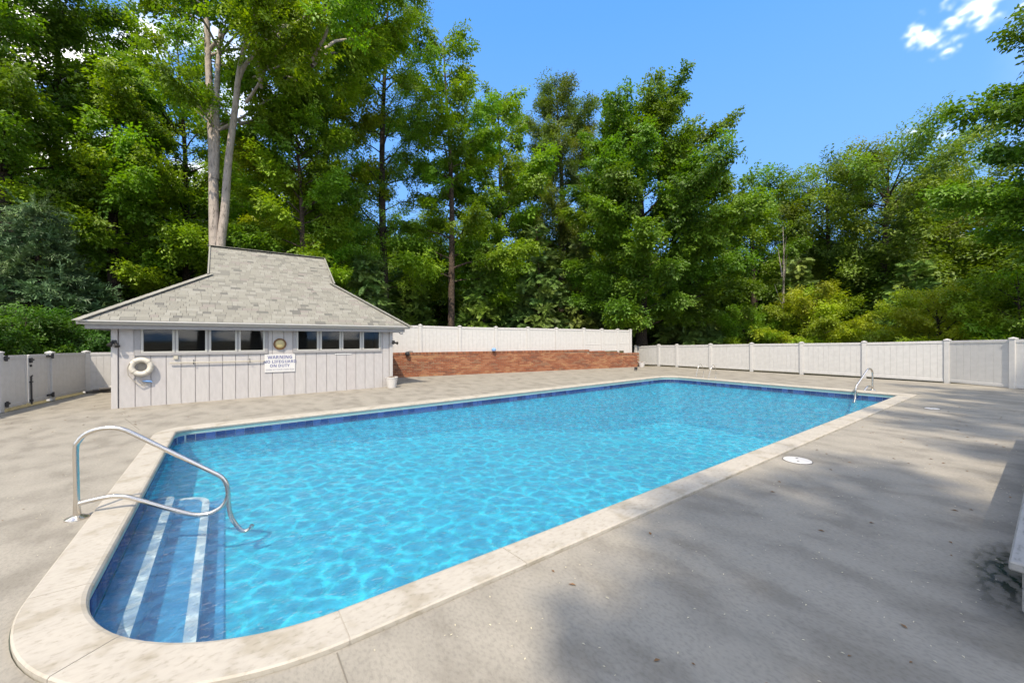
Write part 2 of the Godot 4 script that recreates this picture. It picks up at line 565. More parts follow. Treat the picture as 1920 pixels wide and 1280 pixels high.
	for k in 2:
		var ue: float = [-0.52, -0.19][k]
		var hh: float = [-0.26, -0.44][k]
		var vend: float = [6.35, 6.75][k]
		var pr := PackedVector2Array([Vector2(-0.75, 2.45), Vector2(ue, 2.45)])
		for s in 9:
			var th := s * PI / 16
			pr.append(Vector2(ue - 0.35, vend - 0.35) + Vector2(cos(th), sin(th)) * 0.35 if k == 1 else Vector2(ue - 0.12, vend - 0.12) + Vector2(cos(th), sin(th)) * 0.12)
		pr.append(Vector2(-0.75, vend))
		var sb := MB.new()
		var xf := Transform3D(Basis(Vector3(1, 0, 0), Vector3(0, 0, -1), Vector3(0, 1, 0)), Vector3(0, -1.0, 0))
		sb.extrude(pr, xf, 1.0 + hh)
		obj("step", sb, M.step_blue, st)
		var nb := MB.new()
		for s in range(1, pr.size() - 1):
			var a := pr[s]
			var b := pr[s + 1]
			if s == pr.size() - 2 and k == 0:
				continue
			var ca := (Vector2(-5, 2.0) if s == 1 else Vector2(ue - 0.35, vend - 0.35))
			var ia := a + (Vector2(-0.075, 0) if s <= 2 else (Vector2(ue - 0.35, vend - 0.35) - a).normalized() * 0.075)
			var ib := b + (Vector2(-0.075, 0) if s <= 1 else (Vector2(ue - 0.35, vend - 0.35) - b).normalized() * 0.075)
			if s == pr.size() - 2:
				ib = b + Vector2(0, -0.09)
			nb.poly([P(a.x, a.y, hh + 0.004), P(b.x, b.y, hh + 0.004), P(ib.x, ib.y, hh + 0.004), P(ia.x, ia.y, hh + 0.004)], Vector3.UP)
		obj("step_edge_strip", nb, M.step_white, st)
	var sb2 := MB.new()
	sb2.box(P(-0.4, 4.7, -0.8), Vector3(0.72, 0.36, 4.5))
	obj("step", sb2, M.step_blue, st)
	# water: a rippled surface over a thin sheet with painted caustics
	var f := FastNoiseLite.new()
	f.seed = 21
	f.frequency = 1.0
	f.fractal_octaves = 2
	var nu := 300
	var nv := 140
	var wv := PackedVector3Array()
	var wn := PackedVector3Array()
	var wi := PackedInt32Array()
	var g := func(u: float, v: float) -> float: return 0.011 * f.get_noise_2d(u * 1.5 + v * 0.5, v * 1.6) + 0.005 * f.get_noise_2d(u * 4.1 - 30.0, v * 4.4 + u)
	for a in nu + 1:
		for b in nv + 1:
			var u := lerpf(-0.75, 14.67, a / float(nu))
			var v := lerpf(2.50, 9.39, b / float(nv))
			var y: float = g.call(u, v)
			var e := 0.03
			var gx: float = (g.call(u + e, v) - y) / e
			var gv: float = (g.call(u, v + e) - y) / e
			wv.append(P(u, v, -0.16 + y))
			wn.append(Vector3(-gx, 1, gv).normalized())
	for a in nu:
		for b in nv:
			var k := a * (nv + 1) + b
			wi.append_array(PackedInt32Array([k, k + 1, k + nv + 1, k + nv + 1, k + 1, k + nv + 2]))
	var arr := []
	arr.resize(Mesh.ARRAY_MAX)
	arr[Mesh.ARRAY_VERTEX] = wv
	arr[Mesh.ARRAY_NORMAL] = wn
	arr[Mesh.ARRAY_INDEX] = wi
	var am := ArrayMesh.new()
	am.add_surface_from_arrays(Mesh.PRIMITIVE_TRIANGLES, arr)
	var wo := inst("pool_water", am, M.water)
	wo.set_meta("kind", "structure")
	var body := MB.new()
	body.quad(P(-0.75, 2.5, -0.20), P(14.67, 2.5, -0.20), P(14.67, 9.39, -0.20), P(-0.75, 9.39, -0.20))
	obj("caustic_sheet", body, M.caustic_sheet, wo)


func sweep(mb: MB, outer: PackedVector2Array, inner: PackedVector2Array, idx: Array, prof: Array, gap: float, shrink: float) -> void:
	var n := outer.size()
	var rows := []
	for t in idx.size():
		var k: int = idx[t]
		var o := outer[k % n]
		var i := inner[k % n]
		if gap > 0.0 and (t == 0 or t == idx.size() - 1):
			var k2: int = idx[1] if t == 0 else idx[t - 1]
			o += (outer[k2 % n] - o).normalized() * gap
			i += (inner[k2 % n] - i).normalized() * gap
		var e := (i - o)
		var le := e.length()
		e = e / le
		var row := []
		for p in prof:
			var q: Vector2 = p
			var s := clampf(q.x, shrink, 0.3 - shrink) * le / 0.3
			row.append(P(o.x + e.x * s, o.y + e.y * s, q.y - shrink))
		rows.append(row)
	for t in rows.size() - 1:
		for q in prof.size() - 1:
			var pa: Vector2 = prof[q]
			var pb: Vector2 = prof[q + 1]
			var od: Vector2 = inner[idx[t] % n] - outer[idx[t] % n]
			var t2 := Vector2(pb.y - pa.y, pa.x - pb.x) * -1.0
			var hint := P(od.normalized().x * t2.x, od.normalized().y * t2.x, t2.y)
			mb.poly([rows[t][q], rows[t + 1][q], rows[t + 1][q + 1], rows[t][q + 1]], hint)
	if gap > 0.0:
		mb.poly(rows[0], rows[0][0] - rows[1][0])
		mb.poly(rows[-1], rows[-1][0] - rows[-2][0])


# ---------------------------------------------------------------- house

func make_house() -> void:
	var root := thing("pool_house", "low pale pool house with gray shingle roof beside the pool", "pool house", wall_xf)
	# siding boards with grooves between, cut round the window bands
	var zones := [[0.41, 3.24], [3.88, 6.51]]
	var back := MB.new()
	back.box(Vector3(3.45, 0.60, -0.06), Vector3(6.86, 1.36, 0.06))
	for z in [[0.02, 0.41], [3.24, 3.88], [6.51, 6.88]]:
		back.box(Vector3((z[0] + z[1]) / 2, 1.63, -0.06), Vector3(z[1] - z[0], 0.695, 0.06))
	obj("wall_sheathing", back, M.groove, root)
	var x := 0.13
	rng.seed = 11
	while x < 6.6:
		var x1 := x + 0.2925 if x < 6.4 else 6.78
		var b := MB.new()
		b.box(Vector3((x + x1) / 2, 0.6, -0.015), Vector3(x1 - x - 0.010, 1.36, 0.03), Basis.IDENTITY, 0.004)
		var free := [[x, x1]]
		for z in zones:
			var nf := []
			for s in free:
				if z[1] <= s[0] or z[0] >= s[1]:
					nf.append(s)
				else:
					if s[0] < z[0] - 0.03:
						nf.append([s[0], z[0]])
					if s[1] > z[1] + 0.03:
						nf.append([z[1], s[1]])
			free = nf
		for s in free:
			b.box(Vector3((s[0] + s[1]) / 2, 1.632, -0.015), Vector3(s[1] - s[0] - 0.010, 0.70, 0.03), Basis.IDENTITY, 0.004)
		obj("siding_board", b, M[["siding", "siding", "siding_pale", "siding_rose"][rng.randi() % 4]], root)
		x = x1
	# corner boards
	for s in [[0.0, 0.115], [6.79, 6.90]]:
		var cb := MB.new()
		cb.box(Vector3((s[0] + s[1]) / 2, 0.95, -0.01), Vector3(s[1] - s[0], 2.06, 0.075), Basis.IDENTITY, 0.004)
		obj("corner_board", cb, M.siding_pale, root)
	# side and back walls
	for s in [[0.05, -3.7, 0.1, 7.3], [6.85, -3.7, 0.1, 7.3]]:
		var wb := MB.new()
		wb.box(Vector3(s[0], 0.96, s[1]), Vector3(s[2], 2.04, s[3]))
		obj("side_wall", wb, M.siding, root)
	var bw := MB.new()
	bw.box(Vector3(3.45, 0.96, -7.40), Vector3(6.9, 2.04, 0.1))
	obj("back_wall", bw, M.siding, root)
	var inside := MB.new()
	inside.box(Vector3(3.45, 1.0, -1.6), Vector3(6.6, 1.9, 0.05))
	obj("dark_backing", inside, M.dark_room, root)  # near-black sheet behind the panes; the unlit room's darkness is in its colour
	# window bands
	var pans := [[[0.58, 1.13], [1.25, 1.80], [1.93, 2.46], [2.59, 3.12]], [[4.02, 4.53], [4.67, 5.18], [5.30, 5.81], [5.94, 6.43]]]
	for k in 2:
		var z: Array = zones[k]
		var tr := MB.new()
		tr.box(Vector3((z[0] + z[1]) / 2, 1.302, 0.006), Vector3(z[1] - z[0], 0.058, 0.06), Basis.IDENTITY, 0.004)
		obj("window_sill", tr, M.trim, root)
		for s in [[z[0], pans[k][0][0] - 0.052], [pans[k][3][1] + 0.052, z[1]]]:
			var jb := MB.new()
			jb.box(Vector3((s[0] + s[1]) / 2, 1.655, 0.0), Vector3(s[1] - s[0], 0.648, 0.05), Basis.IDENTITY, 0.003)
			obj("window_jamb", jb, M.trim, root)
		for q in 3:
			var a: float = pans[k][q][1] + 0.052
			var c: float = pans[k][q + 1][0] - 0.052
			var mb := MB.new()
			mb.box(Vector3((a + c) / 2, 1.655, -0.01), Vector3(c - a, 0.648, 0.04))
			obj("window_mullion", mb, M.trim, root)
		for q in 4:
			var a: float = pans[k][q][0]
			var c: float = pans[k][q][1]
			var fr := MB.new()
			fr.box(Vector3((a + c) / 2, 1.353, 0.002), Vector3(c - a + 0.10, 0.042, 0.045), Basis.IDENTITY, 0.004)
			fr.box(Vector3((a + c) / 2, 1.951, 0.002), Vector3(c - a + 0.10, 0.042, 0.045), Basis.IDENTITY, 0.004)
			fr.box(Vector3(a - 0.025, 1.652, 0.002), Vector3(0.05, 0.555, 0.045), Basis.IDENTITY, 0.004)
			fr.box(Vector3(c + 0.025, 1.652, 0.002), Vector3(0.05, 0.555, 0.045), Basis.IDENTITY, 0.004)
			var w := obj("window", fr, M.frame, root)
			var pb := MB.new()
			pb.quad(Vector3(a, 1.374, -0.012), Vector3(c, 1.374, -0.012), Vector3(c, 1.93, -0.012), Vector3(a, 1.93, -0.012))
			obj("pane", pb, M.pane, w)
	# eaves
	var sof := MB.new()
	sof.box(Vector3(3.43, 2.0, 0.10), Vector3(7.6, 0.02, 0.26))
	sof.box(Vector3(-0.20, 2.0, -3.75), Vector3(0.38, 0.02, 7.4))
	sof.box(Vector3(7.06, 2.0, -3.75), Vector3(0.30, 0.02, 7.4))
	obj("soffit", sof, M.siding_rose, root)
	var fa := MB.new()
	fa.box(Vector3(3.43, 1.995, 0.245), Vector3(7.62, 0.13, 0.025), Basis.IDENTITY, 0.003)
	fa.box(Vector3(-0.385, 1.995, -3.7), Vector3(0.025, 0.13, 7.86), Basis.IDENTITY, 0.003)
	fa.box(Vector3(7.23, 1.995, -3.7), Vector3(0.025, 0.13, 7.86), Basis.IDENTITY, 0.003)
	obj("fascia", fa, M.trim, root)
	var gp := PackedVector2Array([Vector2(0, 0.0), Vector2(0.075, 0.0), Vector2(0.085, 0.012), Vector2(0.092, 0.035), Vector2(0.122, 0.060), Vector2(0.126, 0.070), Vector2(0.126, 0.098), Vector2(0.116, 0.098), Vector2(0.112, 0.070), Vector2(0.004, 0.060), Vector2(0.004, 0.092), Vector2(0, 0.092)])
	for s in 3:
		var gb := MB.new()
		# outlined in (outward, up), run along the eave; the corners are mitred by overlap of a few centimetres beyond the fascia
		if s == 0:
			gb.extrude(gp, Transform3D(Basis(Vector3(0, 0, 1), Vector3(0, 1, 0), Vector3(1, 0, 0)), Vector3(-0.51, 2.035, 0.26)), 7.90)
		elif s == 1:
			gb.extrude(gp, Transform3D(Basis(Vector3(-1, 0, 0), Vector3(0, 1, 0), Vector3(0, 0, -1)), Vector3(-0.40, 2.035, 0.255)), 7.9)
		else:
			gb.extrude(gp, Transform3D(Basis(Vector3(1, 0, 0), Vector3(0, 1, 0), Vector3(0, 0, -1)), Vector3(7.245, 2.035, 0.255)), 7.9)
		obj("gutter", gb, M.gutter, root)
	var hk := MB.new()
	hk.tube(PackedVector3Array([Vector3(7.05, 1.99, 0.18), Vector3(7.08, 1.90, 0.19), Vector3(7.13, 1.87, 0.20), Vector3(7.20, 1.89, 0.20)]), [0.022], 8)
	obj("eave_hook", hk, M.trim, root)
	# roof: hip below, gablet above; front plane rises from the eave to the ridge at one pitch
	var eL := Vector3(-0.47, 2.115, 0.37)
	var eR := Vector3(7.37, 2.115, 0.37)
	var bL := Vector3(1.83, 3.655, -1.93)
	var bR := Vector3(5.38, 3.655, -1.93)
	var rL := Vector3(1.80, 4.90, -3.78)
	var rR := Vector3(5.50, 4.90, -3.78)
	var mz := func(p: Vector3) -> Vector3: return Vector3(p.x, p.y, -7.56 - p.z)
	var rf := MB.new()
	var up := Vector3(0, 1, 0.2)
	rf.poly([eL, eR, bR, bL], up)
	rf.poly([bL, bR, rR, rL], up)
	rf.poly([mz.call(eL), mz.call(eR), mz.call(bR), mz.call(bL)], Vector3(0, 1, -0.2))
	rf.poly([mz.call(bL), mz.call(bR), mz.call(rR), mz.call(rL)], Vector3(0, 1, -0.2))
	rf.poly([eL, bL, mz.call(bL), mz.call(eL)], Vector3(-0.5, 1, 0))
	rf.poly([eR, bR, mz.call(bR), mz.call(eR)], Vector3(0.5, 1, 0))
	rf.poly([bL, rL, mz.call(bL)], Vector3(-1, 0, 0))
	rf.poly([bR, rR, mz.call(bR)], Vector3(1, 0, 0))
	var dn := Vector3(0, -0.05, 0)
	rf.poly([eL, eR, eR + dn, eL + dn], Vector3(0, 0, 1))
	rf.poly([eL, mz.call(eL), mz.call(eL) + dn, eL + dn], Vector3(-1, 0, 0))
	rf.poly([eR, mz.call(eR), mz.call(eR) + dn, eR + dn], Vector3(1, 0, 0))
	rf.poly([eL + dn, eR + dn, mz.call(eR) + dn, mz.call(eL) + dn], Vector3(0, -1, 0))
	var roof := obj("roof", rf, M.roof_felt, root)
	# shingles, course by course
	var slope := (rL - eL)
	slope.x = 0
	var sl := slope.length()
	slope = slope / sl
	var nrm := Vector3(1, 0, 0).cross(slope) * -1.0
	if nrm.y < 0:
		nrm = -nrm
	var sb := (bL.z - eL.z) / (rL.z - eL.z) * sl
	var expo := 0.125
	var widths := [0.12, 0.17, 0.22, 0.28]
	var shm := []
	for w in widths:
		var s1 := MB.new()
		s1.box(Vector3.ZERO, Vector3(w - 0.006, 0.011, 0.150), Basis.IDENTITY, 0.002)
		shm.append(s1.mesh())
	var rest := []
	for k in 6:
		rest.append(MB.new())
	rng.seed = 31
	var made := 0
	var course := 0
	var s0 := 0.05
	while s0 < sl - 0.03:
		var sm := s0 + 0.06
		var f := clampf(sm / sb, 0, 1)
		var xl := lerpf(eL.x, bL.x, f) if sm < sb else lerpf(bL.x, rL.x, (sm - sb) / (sl - sb))
		var xr := lerpf(eR.x, bR.x, f) if sm < sb else lerpf(bR.x, rR.x, (sm - sb) / (sl - sb))
		var xx := xl + 0.02
		while xx < xr - 0.06:
			var wi := rng.randi() % 4
			var w: float = widths[wi]
			if xx + w > xr:
				w = xr - xx
			var r := rng.randf()
			var tone := 0 if r < 0.34 else 1 if r < 0.62 else 3 if r < 0.78 else 2 if r < 0.91 else 4 if r < 0.95 else 5
			var c := Vector3(xx + w / 2, eL.y, eL.z) + slope * (s0 + 0.05) + nrm * (0.010 + rng.randf() * 0.004)
			var bs := Basis(Vector3(1, 0, 0), nrm, Vector3(1, 0, 0).cross(nrm)).rotated(Vector3(1, 0, 0), 0.06)
			if made < 300 and absf(w - widths[wi]) < 0.001:
				inst("shingle", shm[wi], M["shingle%d" % tone], roof, Transform3D(bs, c))
				made += 1
			else:
				var mbb: MB = rest[tone]
				mbb.box(c, Vector3(w - 0.006, 0.011, 0.150), bs)
			xx += w
		s0 += expo
		course += 1
	for k in 6:
		var o := obj("upper_shingles", rest[k], M["shingle%d" % k], roof)
		o.set_meta("kind", "stuff")
	# cap shingles along hips, rakes and ridge
	var cap := MB.new()
	cap.box(Vector3.ZERO, Vector3(0.24, 0.012, 0.30), Basis.IDENTITY, 0.003)
	var capm := cap.mesh()
	for run in [[eL, bL, Vector3(-0.5, 1, 0.5)], [eR, bR, Vector3(0.5, 1, 0.5)], [rL, rR, Vector3(0, 1, 0)]]:
		var a: Vector3 = run[0]
		var b: Vector3 = run[1]
		var d := (b - a).normalized()
		var nn: Vector3 = run[2]
		nn = (nn - d * nn.dot(d)).normalized()
		var sx := nn.cross(d)
		var k := 0.1
		while k < (b - a).length() - 0.05:
			inst("cap_shingle", capm, M["shingle%d" % (rng.randi() % 2 * 3)], roof, Transform3D(Basis(sx, nn, sx.cross(nn)).rotated(sx, -0.03), a + d * k + nn * 0.028))
			k += 0.19
	for s in [[bL, rL], [bR, rR]]:
		var rk := MB.new()
		var a: Vector3 = s[0]
		var b: Vector3 = s[1]
		var d := (b - a)
		rk.box((a + b) / 2 + nrm * 0.0, Vector3(0.04, 0.13, d.length()), Basis(Vector3(1, 0, 0), nrm, Vector3(1, 0, 0).cross(nrm)))
		obj("rake_board", rk, M.shingle3, root)


func W(x: float, y: float, z := 0.0) -> Transform3D:
	return wall_xf * Transform3D(Basis.IDENTITY, Vector3(x, y, z))


func lettering(text: String, size: float, m: Material, parent: Node3D, where: Vector3, bold := true) -> void:
	var f := SystemFont.new()
	f.font_names = PackedStringArray(["Droid Sans"])
	f.font_weight = 700 if bold else 400
	var tm := TextMesh.new()
	tm.text = text
	tm.font = f
	tm.font_size = 32
	tm.pixel_size = size / 24.0
	tm.depth = 0.002
	inst("lettering", tm, m, parent, Transform3D(Basis.IDENTITY, where))


func make_wall_things() -> void:
	# ring buoy
	var rb := thing("ring_buoy", "white foam ring buoy with rope hanging on the pool house wall", "ring buoy", W(0.545, 1.0, 0.0))
	var t := MB.new()
	var pts := PackedVector3Array()
	for k in 33:
		var a := TAU * k / 32
		pts.append(Vector3(cos(a) * 0.175, sin(a) * 0.175, 0.10))
	t.tube(pts, [0.062], 12, false)
	obj("ring", t, M.foam, rb)
	for k in 4:
		var bnd := MB.new()
		var a := TAU * (k + 0.45) / 4
		var ctr := Vector3(cos(a) * 0.175, sin(a) * 0.175, 0.10)
		var ring := PackedVector3Array()
		for q in 13:
			var b := TAU * q / 12
			ring.append(ctr + Vector3(cos(a), sin(a), 0) * cos(b) * 0.064 + Vector3(0, 0, 1) * sin(b) * 0.064)
		bnd.tube(ring, [0.007], 6, false)
		obj("rope_loop", bnd, M.rope, rb)
	var rp := MB.new()
	rp.tube(PackedVector3Array([Vector3(-0.20, 0.10, 0.16), Vector3(-0.245, -0.02, 0.13), Vector3(-0.235, -0.2, 0.08), Vector3(-0.13, -0.36, 0.06), Vector3(-0.02, -0.47, 0.06), Vector3(0.03, -0.42, 0.06), Vector3(-0.04, -0.34, 0.06), Vector3(0.01, -0.25, 0.08), Vector3(0.03, -0.18, 0.14)]), [0.009], 7)
	rp.tube(PackedVector3Array([Vector3(-0.01, -0.46, 0.055), Vector3(0.06, -0.455, 0.05), Vector3(0.12, -0.40, 0.05), Vector3(0.04, -0.36, 0.05)]), [0.009], 7)
	obj("rope", rp, M.rope, rb)
	var br := MB.new()
	for k in 6:
		var a := -0.3 + 0.12 * k
		br.tube(PackedVector3Array([Vector3(-0.05 + 0.02 * k, 0.13, 0.03), Vector3(-0.06 + 0.022 * k, 0.0, 0.05), Vector3(-0.05 + 0.018 * k, -0.12, 0.03)]), [0.006], 6)
	obj("rope_coil", br, M.rope, rb)
	var bc := MB.new()
	bc.tube(PackedVector3Array([Vector3(0.02, -0.36, 0.05), Vector3(0.10, -0.365, 0.06), Vector3(0.17, -0.375, 0.05), Vector3(0.20, -0.40, 0.04)]), [0.012, 0.028, 0.026, 0.008], 8)
	obj("throw_bag", bc, M.blue_cloth, rb)
	# sign
	var sg := thing("warning_sign", "white sign reading WARNING NO LIFEGUARD ON DUTY below the round lamp", "sign", W(3.545, 0.985, 0.014))
	var sb := MB.new()
	sb.box(Vector3(0, 0, 0), Vector3(0.78, 0.52, 0.02), Basis.IDENTITY, 0.003)
	obj("board", sb, M.sign_white, sg)
	lettering("WARNING", 0.098, M.sign_ink, sg, Vector3(0, 0.175, 0.0115))
	lettering("NO LIFEGUARD", 0.088, M.sign_ink, sg, Vector3(0, 0.045, 0.0115))
	lettering("ON DUTY", 0.088, M.sign_ink, sg, Vector3(-0.01, -0.075, 0.0115))
	lettering("SWIM AT YOUR OWN RISK", 0.047, M.sign_gray_ink, sg, Vector3(0, -0.19, 0.0115), false)
	# round lamp
	var lp := thing("wall_lamp", "round amber glass lamp in a brown ring between the window bands", "lamp", Transform3D(wall_xf.basis * Basis(Vector3.RIGHT, PI / 2), W(3.54, 1.545, 0.0).origin))
	var ring2 := MB.new()
	ring2.lathe([Vector2(0.0, 0.0), Vector2(0.165, 0.0), Vector2(0.168, 0.03), Vector2(0.155, 0.05), Vector2(0.128, 0.052), Vector2(0.122, 0.03)], Transform3D(), 32)
	obj("ring", ring2, M.brass, lp)
	var gl := MB.new()
	gl.lathe([Vector2(0.126, 0.034), Vector2(0.115, 0.058), Vector2(0.085, 0.075), Vector2(0.045, 0.084), Vector2(0.0, 0.086)], Transform3D(), 32)
	obj("lens", gl, M.lamp_glass, lp)
	# reaching pole on hooks
	var po := thing("reaching_pole", "long white pole hung level on hooks under the left windows", "pole", W(1.08, 1.075, 0.05))
	var pb := MB.new()
	pb.tube(PackedVector3Array([Vector3(0, 0, 0), Vector3(1.0, -0.006, 0), Vector3(2.08, -0.008, 0)]), [0.014, 0.014, 0.012], 10)
	obj("pole", pb, M.pole_white, po)
	for x in [0.48, 1.72]:
		var h := MB.new()
		h.tube(PackedVector3Array([Vector3(x, 0.07, -0.045), Vector3(x, -0.04, -0.04), Vector3(x, -0.045, 0.02), Vector3(x, 0.0, 0.028)]), [0.008], 6)
		obj("hook", h, M.black, po)
	# little box, label strip
	var bx := MB.new()
	bx.box(Vector3(0, 0, 0.02), Vector3(0.09, 0.085, 0.04), Basis.IDENTITY, 0.006)
	var bo := obj("switch_box", bx, M.pole_white)
	bo.transform = W(1.20, 1.21, 0)
	tag(bo, "small cream square box on the wall above the pole's left end", "switch box")
	var ls := MB.new()
	ls.box(Vector3(0, 0, 0.008), Vector3(0.50, 0.032, 0.012), Basis.IDENTITY, 0.002)
	var lo := obj("label_strip", ls, M.sign_white)
	lo.transform = W(5.30, 1.215, 0)
	tag(lo, "thin white strip fixed under the right windows", "strip")
	# flood lights on the corners
	for k in 2:
		var fl := thing("flood_light", ["black twin flood light at the left corner of the pool house", "dark flood light at the right corner of the pool house"][k], "flood light", W([0.06, 6.92][k], [1.58, 1.56][k], 0.03), "flood lights on the pool house corners")
		var bs := MB.new()
		bs.box(Vector3(0, 0.04, 0.012), Vector3(0.09, 0.09, 0.03), Basis.IDENTITY, 0.006)
		obj("base_plate", bs, M.black, fl)
		for s in [-1, 1]:
			var hd := MB.new()
			var d: Vector3 = [Vector3(0.35 * s, -0.8, 0.5), Vector3(0.4 * s + 0.3, -0.2, 0.7)][k]
			d = d.normalized()
			var xa := d.cross(Vector3.RIGHT).normalized()
			var bb := Basis(d.cross(xa), d, xa)
			hd.lathe([Vector2(0, -0.02), Vector2(0.025, -0.01), Vector2(0.03, 0.03), Vector2(0.055, 0.10), Vector2(0.05, 0.105), Vector2(0.0, 0.085)], Transform3D(bb, Vector3(0.035 * s, 0.03 if s < 0 else 0.01, 0.05)), 14)
			obj("lamp_head", hd, M.black, fl)


# ---------------------------------------------------------------- pots, brick wall, fences

func make_pot(label: String, p: Vector3, r: float, h: float) -> void:
	var pt := thing("planter_pot", label, "pot", at(p), "white pots by the walls")
	var b := MB.new()
	b.lathe([Vector2(0.0, 0.0), Vector2(r * 0.66, 0.0), Vector2(r * 0.68, 0.015), Vector2(r * 0.95, h * 0.92), Vector2(r, h * 0.93), Vector2(r, h), Vector2(r * 0.9, h), Vector2(r * 0.86, h * 0.85)], Transform3D(), 28)
	obj("pot", b, M.pot_white, pt)
	var s := MB.new()
	s.lathe([Vector2(r * 0.88, h * 0.90), Vector2(r * 0.5, h * 1.0), Vector2(r * 0.15, h * 1.06), Vector2(0, h * 1.06)], Transform3D(), 20)
	obj("soil", s, M.soil, pt)


func make_brick_wall() -> void:
	var A := Vector2(4.75, 16.65)
	var B := Vector2(18.35, 13.46)
	var d := (B - A).normalized()
	var L := A.distance_to(B)
	var nn := Vector2(-d.y, d.x)
	if nn.y > 0:
		nn = -nn
	var root := thing("brick_wall", "low red brick retaining wall below the tall white fence", "wall", Transform3D(Basis(P(d.x, d.y, 0), Vector3.UP, P(nn.x, nn.y, 0)), P(A.x, A.y, 0)))
	var hgt := func(x: float) -> float: return 1.055 - 0.006 * x if x < 10.7 else 0.915 if x < 11.7 else 0.84 if x < 12.6 else 0.765
	var core := MB.new()
	var cs := [[0.0, 4.0], [4.0, 8.0], [8.0, 10.7], [10.7, 11.7], [11.7, 12.6], [12.6, L]]
	for c in cs:
		var hh: float = hgt.call((c[0] + c[1]) / 2) - 0.045
		core.box(Vector3((c[0] + c[1]) / 2, hh / 2 - 0.05, -0.11), Vector3(c[1] - c[0], hh + 0.1, 0.20))
	obj("mortar_core", core, M.mortar, root)
	rng.seed = 77
	var bm := []
	for k in 3:
		var b := MB.new()
		b.box(Vector3.ZERO, Vector3([0.196, 0.192, 0.2][k], 0.060, 0.05), Basis(Vector3.UP, [0.0, 0.015, -0.012][k]), 0.005)
		bm.append(b.mesh())
	var capb := MB.new()
	capb.box(Vector3.ZERO, Vector3(0.066, 0.10, 0.26), Basis.IDENTITY, 0.005)
	var rest := []
	for k in 6:
		rest.append(MB.new())
	var made := 0
	var f := FastNoiseLite.new()
	f.seed = 9
	f.frequency = 0.6
	# the columns nearest the camera first
	var nx := int(L / 0.206)
	for i in nx:
		for row in 14:
			var x := i * 0.206 + 0.10 + (0.103 if row % 2 else 0.0)
			var y := 0.032 + row * 0.0715
			if x > L - 0.11 or y + 0.03 > hgt.call(x) - 0.08:
				continue
			var z := -0.028 + rng.randf_range(0.0, 0.009)
			var dark := f.get_noise_2d(x, y * 3.0)
			var tone := rng.randi() % 3
			if dark > 0.15:
				tone = [3, 5, 1][rng.randi() % 3]
			elif dark < -0.2:
				tone = [4, 2, 0][rng.randi() % 3]
			if made < 300:
				inst("brick", bm[rng.randi() % 3], M["brick%d" % tone], root, Transform3D(Basis(Vector3.UP, rng.randf_range(-0.02, 0.02)), Vector3(x, y, z)))
				made += 1
			else:
				var mb: MB = rest[tone]
				mb.box(Vector3(x, y, z), Vector3(0.195, 0.060, 0.05), Basis(Vector3.UP, rng.randf_range(-0.02, 0.02)))
	var x := 0.035
	while x < L - 0.03:
		var tone: int = [1, 3, 0, 5][rng.randi() % 4]
		var mb: MB = rest[tone]
		mb.box(Vector3(x, hgt.call(x) - 0.05, -0.115), Vector3(0.066, 0.10, 0.255), Basis.IDENTITY, 0.004)
		x += 0.074
	for k in 6:
		var o := obj("far_bricks", rest[k], M["brick%d" % k], root)
		o.set_meta("kind", "stuff")
	# soil held by the wall
	var so := MB.new()
	so.box(Vector3(6.3, 0.44, -4.3), Vector3(13.6, 0.90, 8.1))
	var bank := struct("soil_bank", so, M.litter)
	bank.transform = root.transform


func fence_run(called: String, label: String, posts: Array, mids := [], gap := 0.05) -> Node3D:
	# posts: [u, v, foot, top]
	var root := thing(called, label, "fence", at(P(posts[0][0], posts[0][1], 0)))
	var o := P(posts[0][0], posts[0][1], 0)
	var pw := 0.127
	for k in posts.size():
		var p: Array = posts[k]
		var nxt: Array = posts[mini(k + 1, posts.size() - 1)]
		var prv: Array = posts[maxi(k - 1, 0)]
		var dir := P(nxt[0] - prv[0], nxt[1] - prv[1], 0).normalized()
		var bs := Basis(dir, Vector3.UP, dir.cross(Vector3.UP))
		var c := P(p[0], p[1], 0) - o
		var pb := MB.new()
		pb.box(c + Vector3(0, (p[2] + p[3]) / 2 - 0.03, 0), Vector3(pw, p[3] - p[2] - 0.02, pw), bs, 0.006)
		var po := obj("post", pb, M.vinyl, root)
		var cb := MB.new()
		cb.box(c + Vector3(0, p[3] - 0.03, 0), Vector3(pw + 0.03, 0.03, pw + 0.03), bs, 0.005)
		var y0: float = p[3] - 0.015
		var cr := []
		for q in [[-1, -1], [1, -1], [1, 1], [-1, 1]]:
			cr.append(c + bs * Vector3(q[0] * 0.072, 0, q[1] * 0.072) + Vector3(0, y0, 0))
		for q in 4:
			cb.poly([cr[q], cr[(q + 1) % 4], c + Vector3(0, y0 + 0.035, 0)], Vector3.UP)
		obj("post_cap", cb, M.vinyl, po)
	for k in posts.size() - 1:
		fence_panel(root, o, posts[k], posts[k + 1], mids.has(k), gap)
	return root


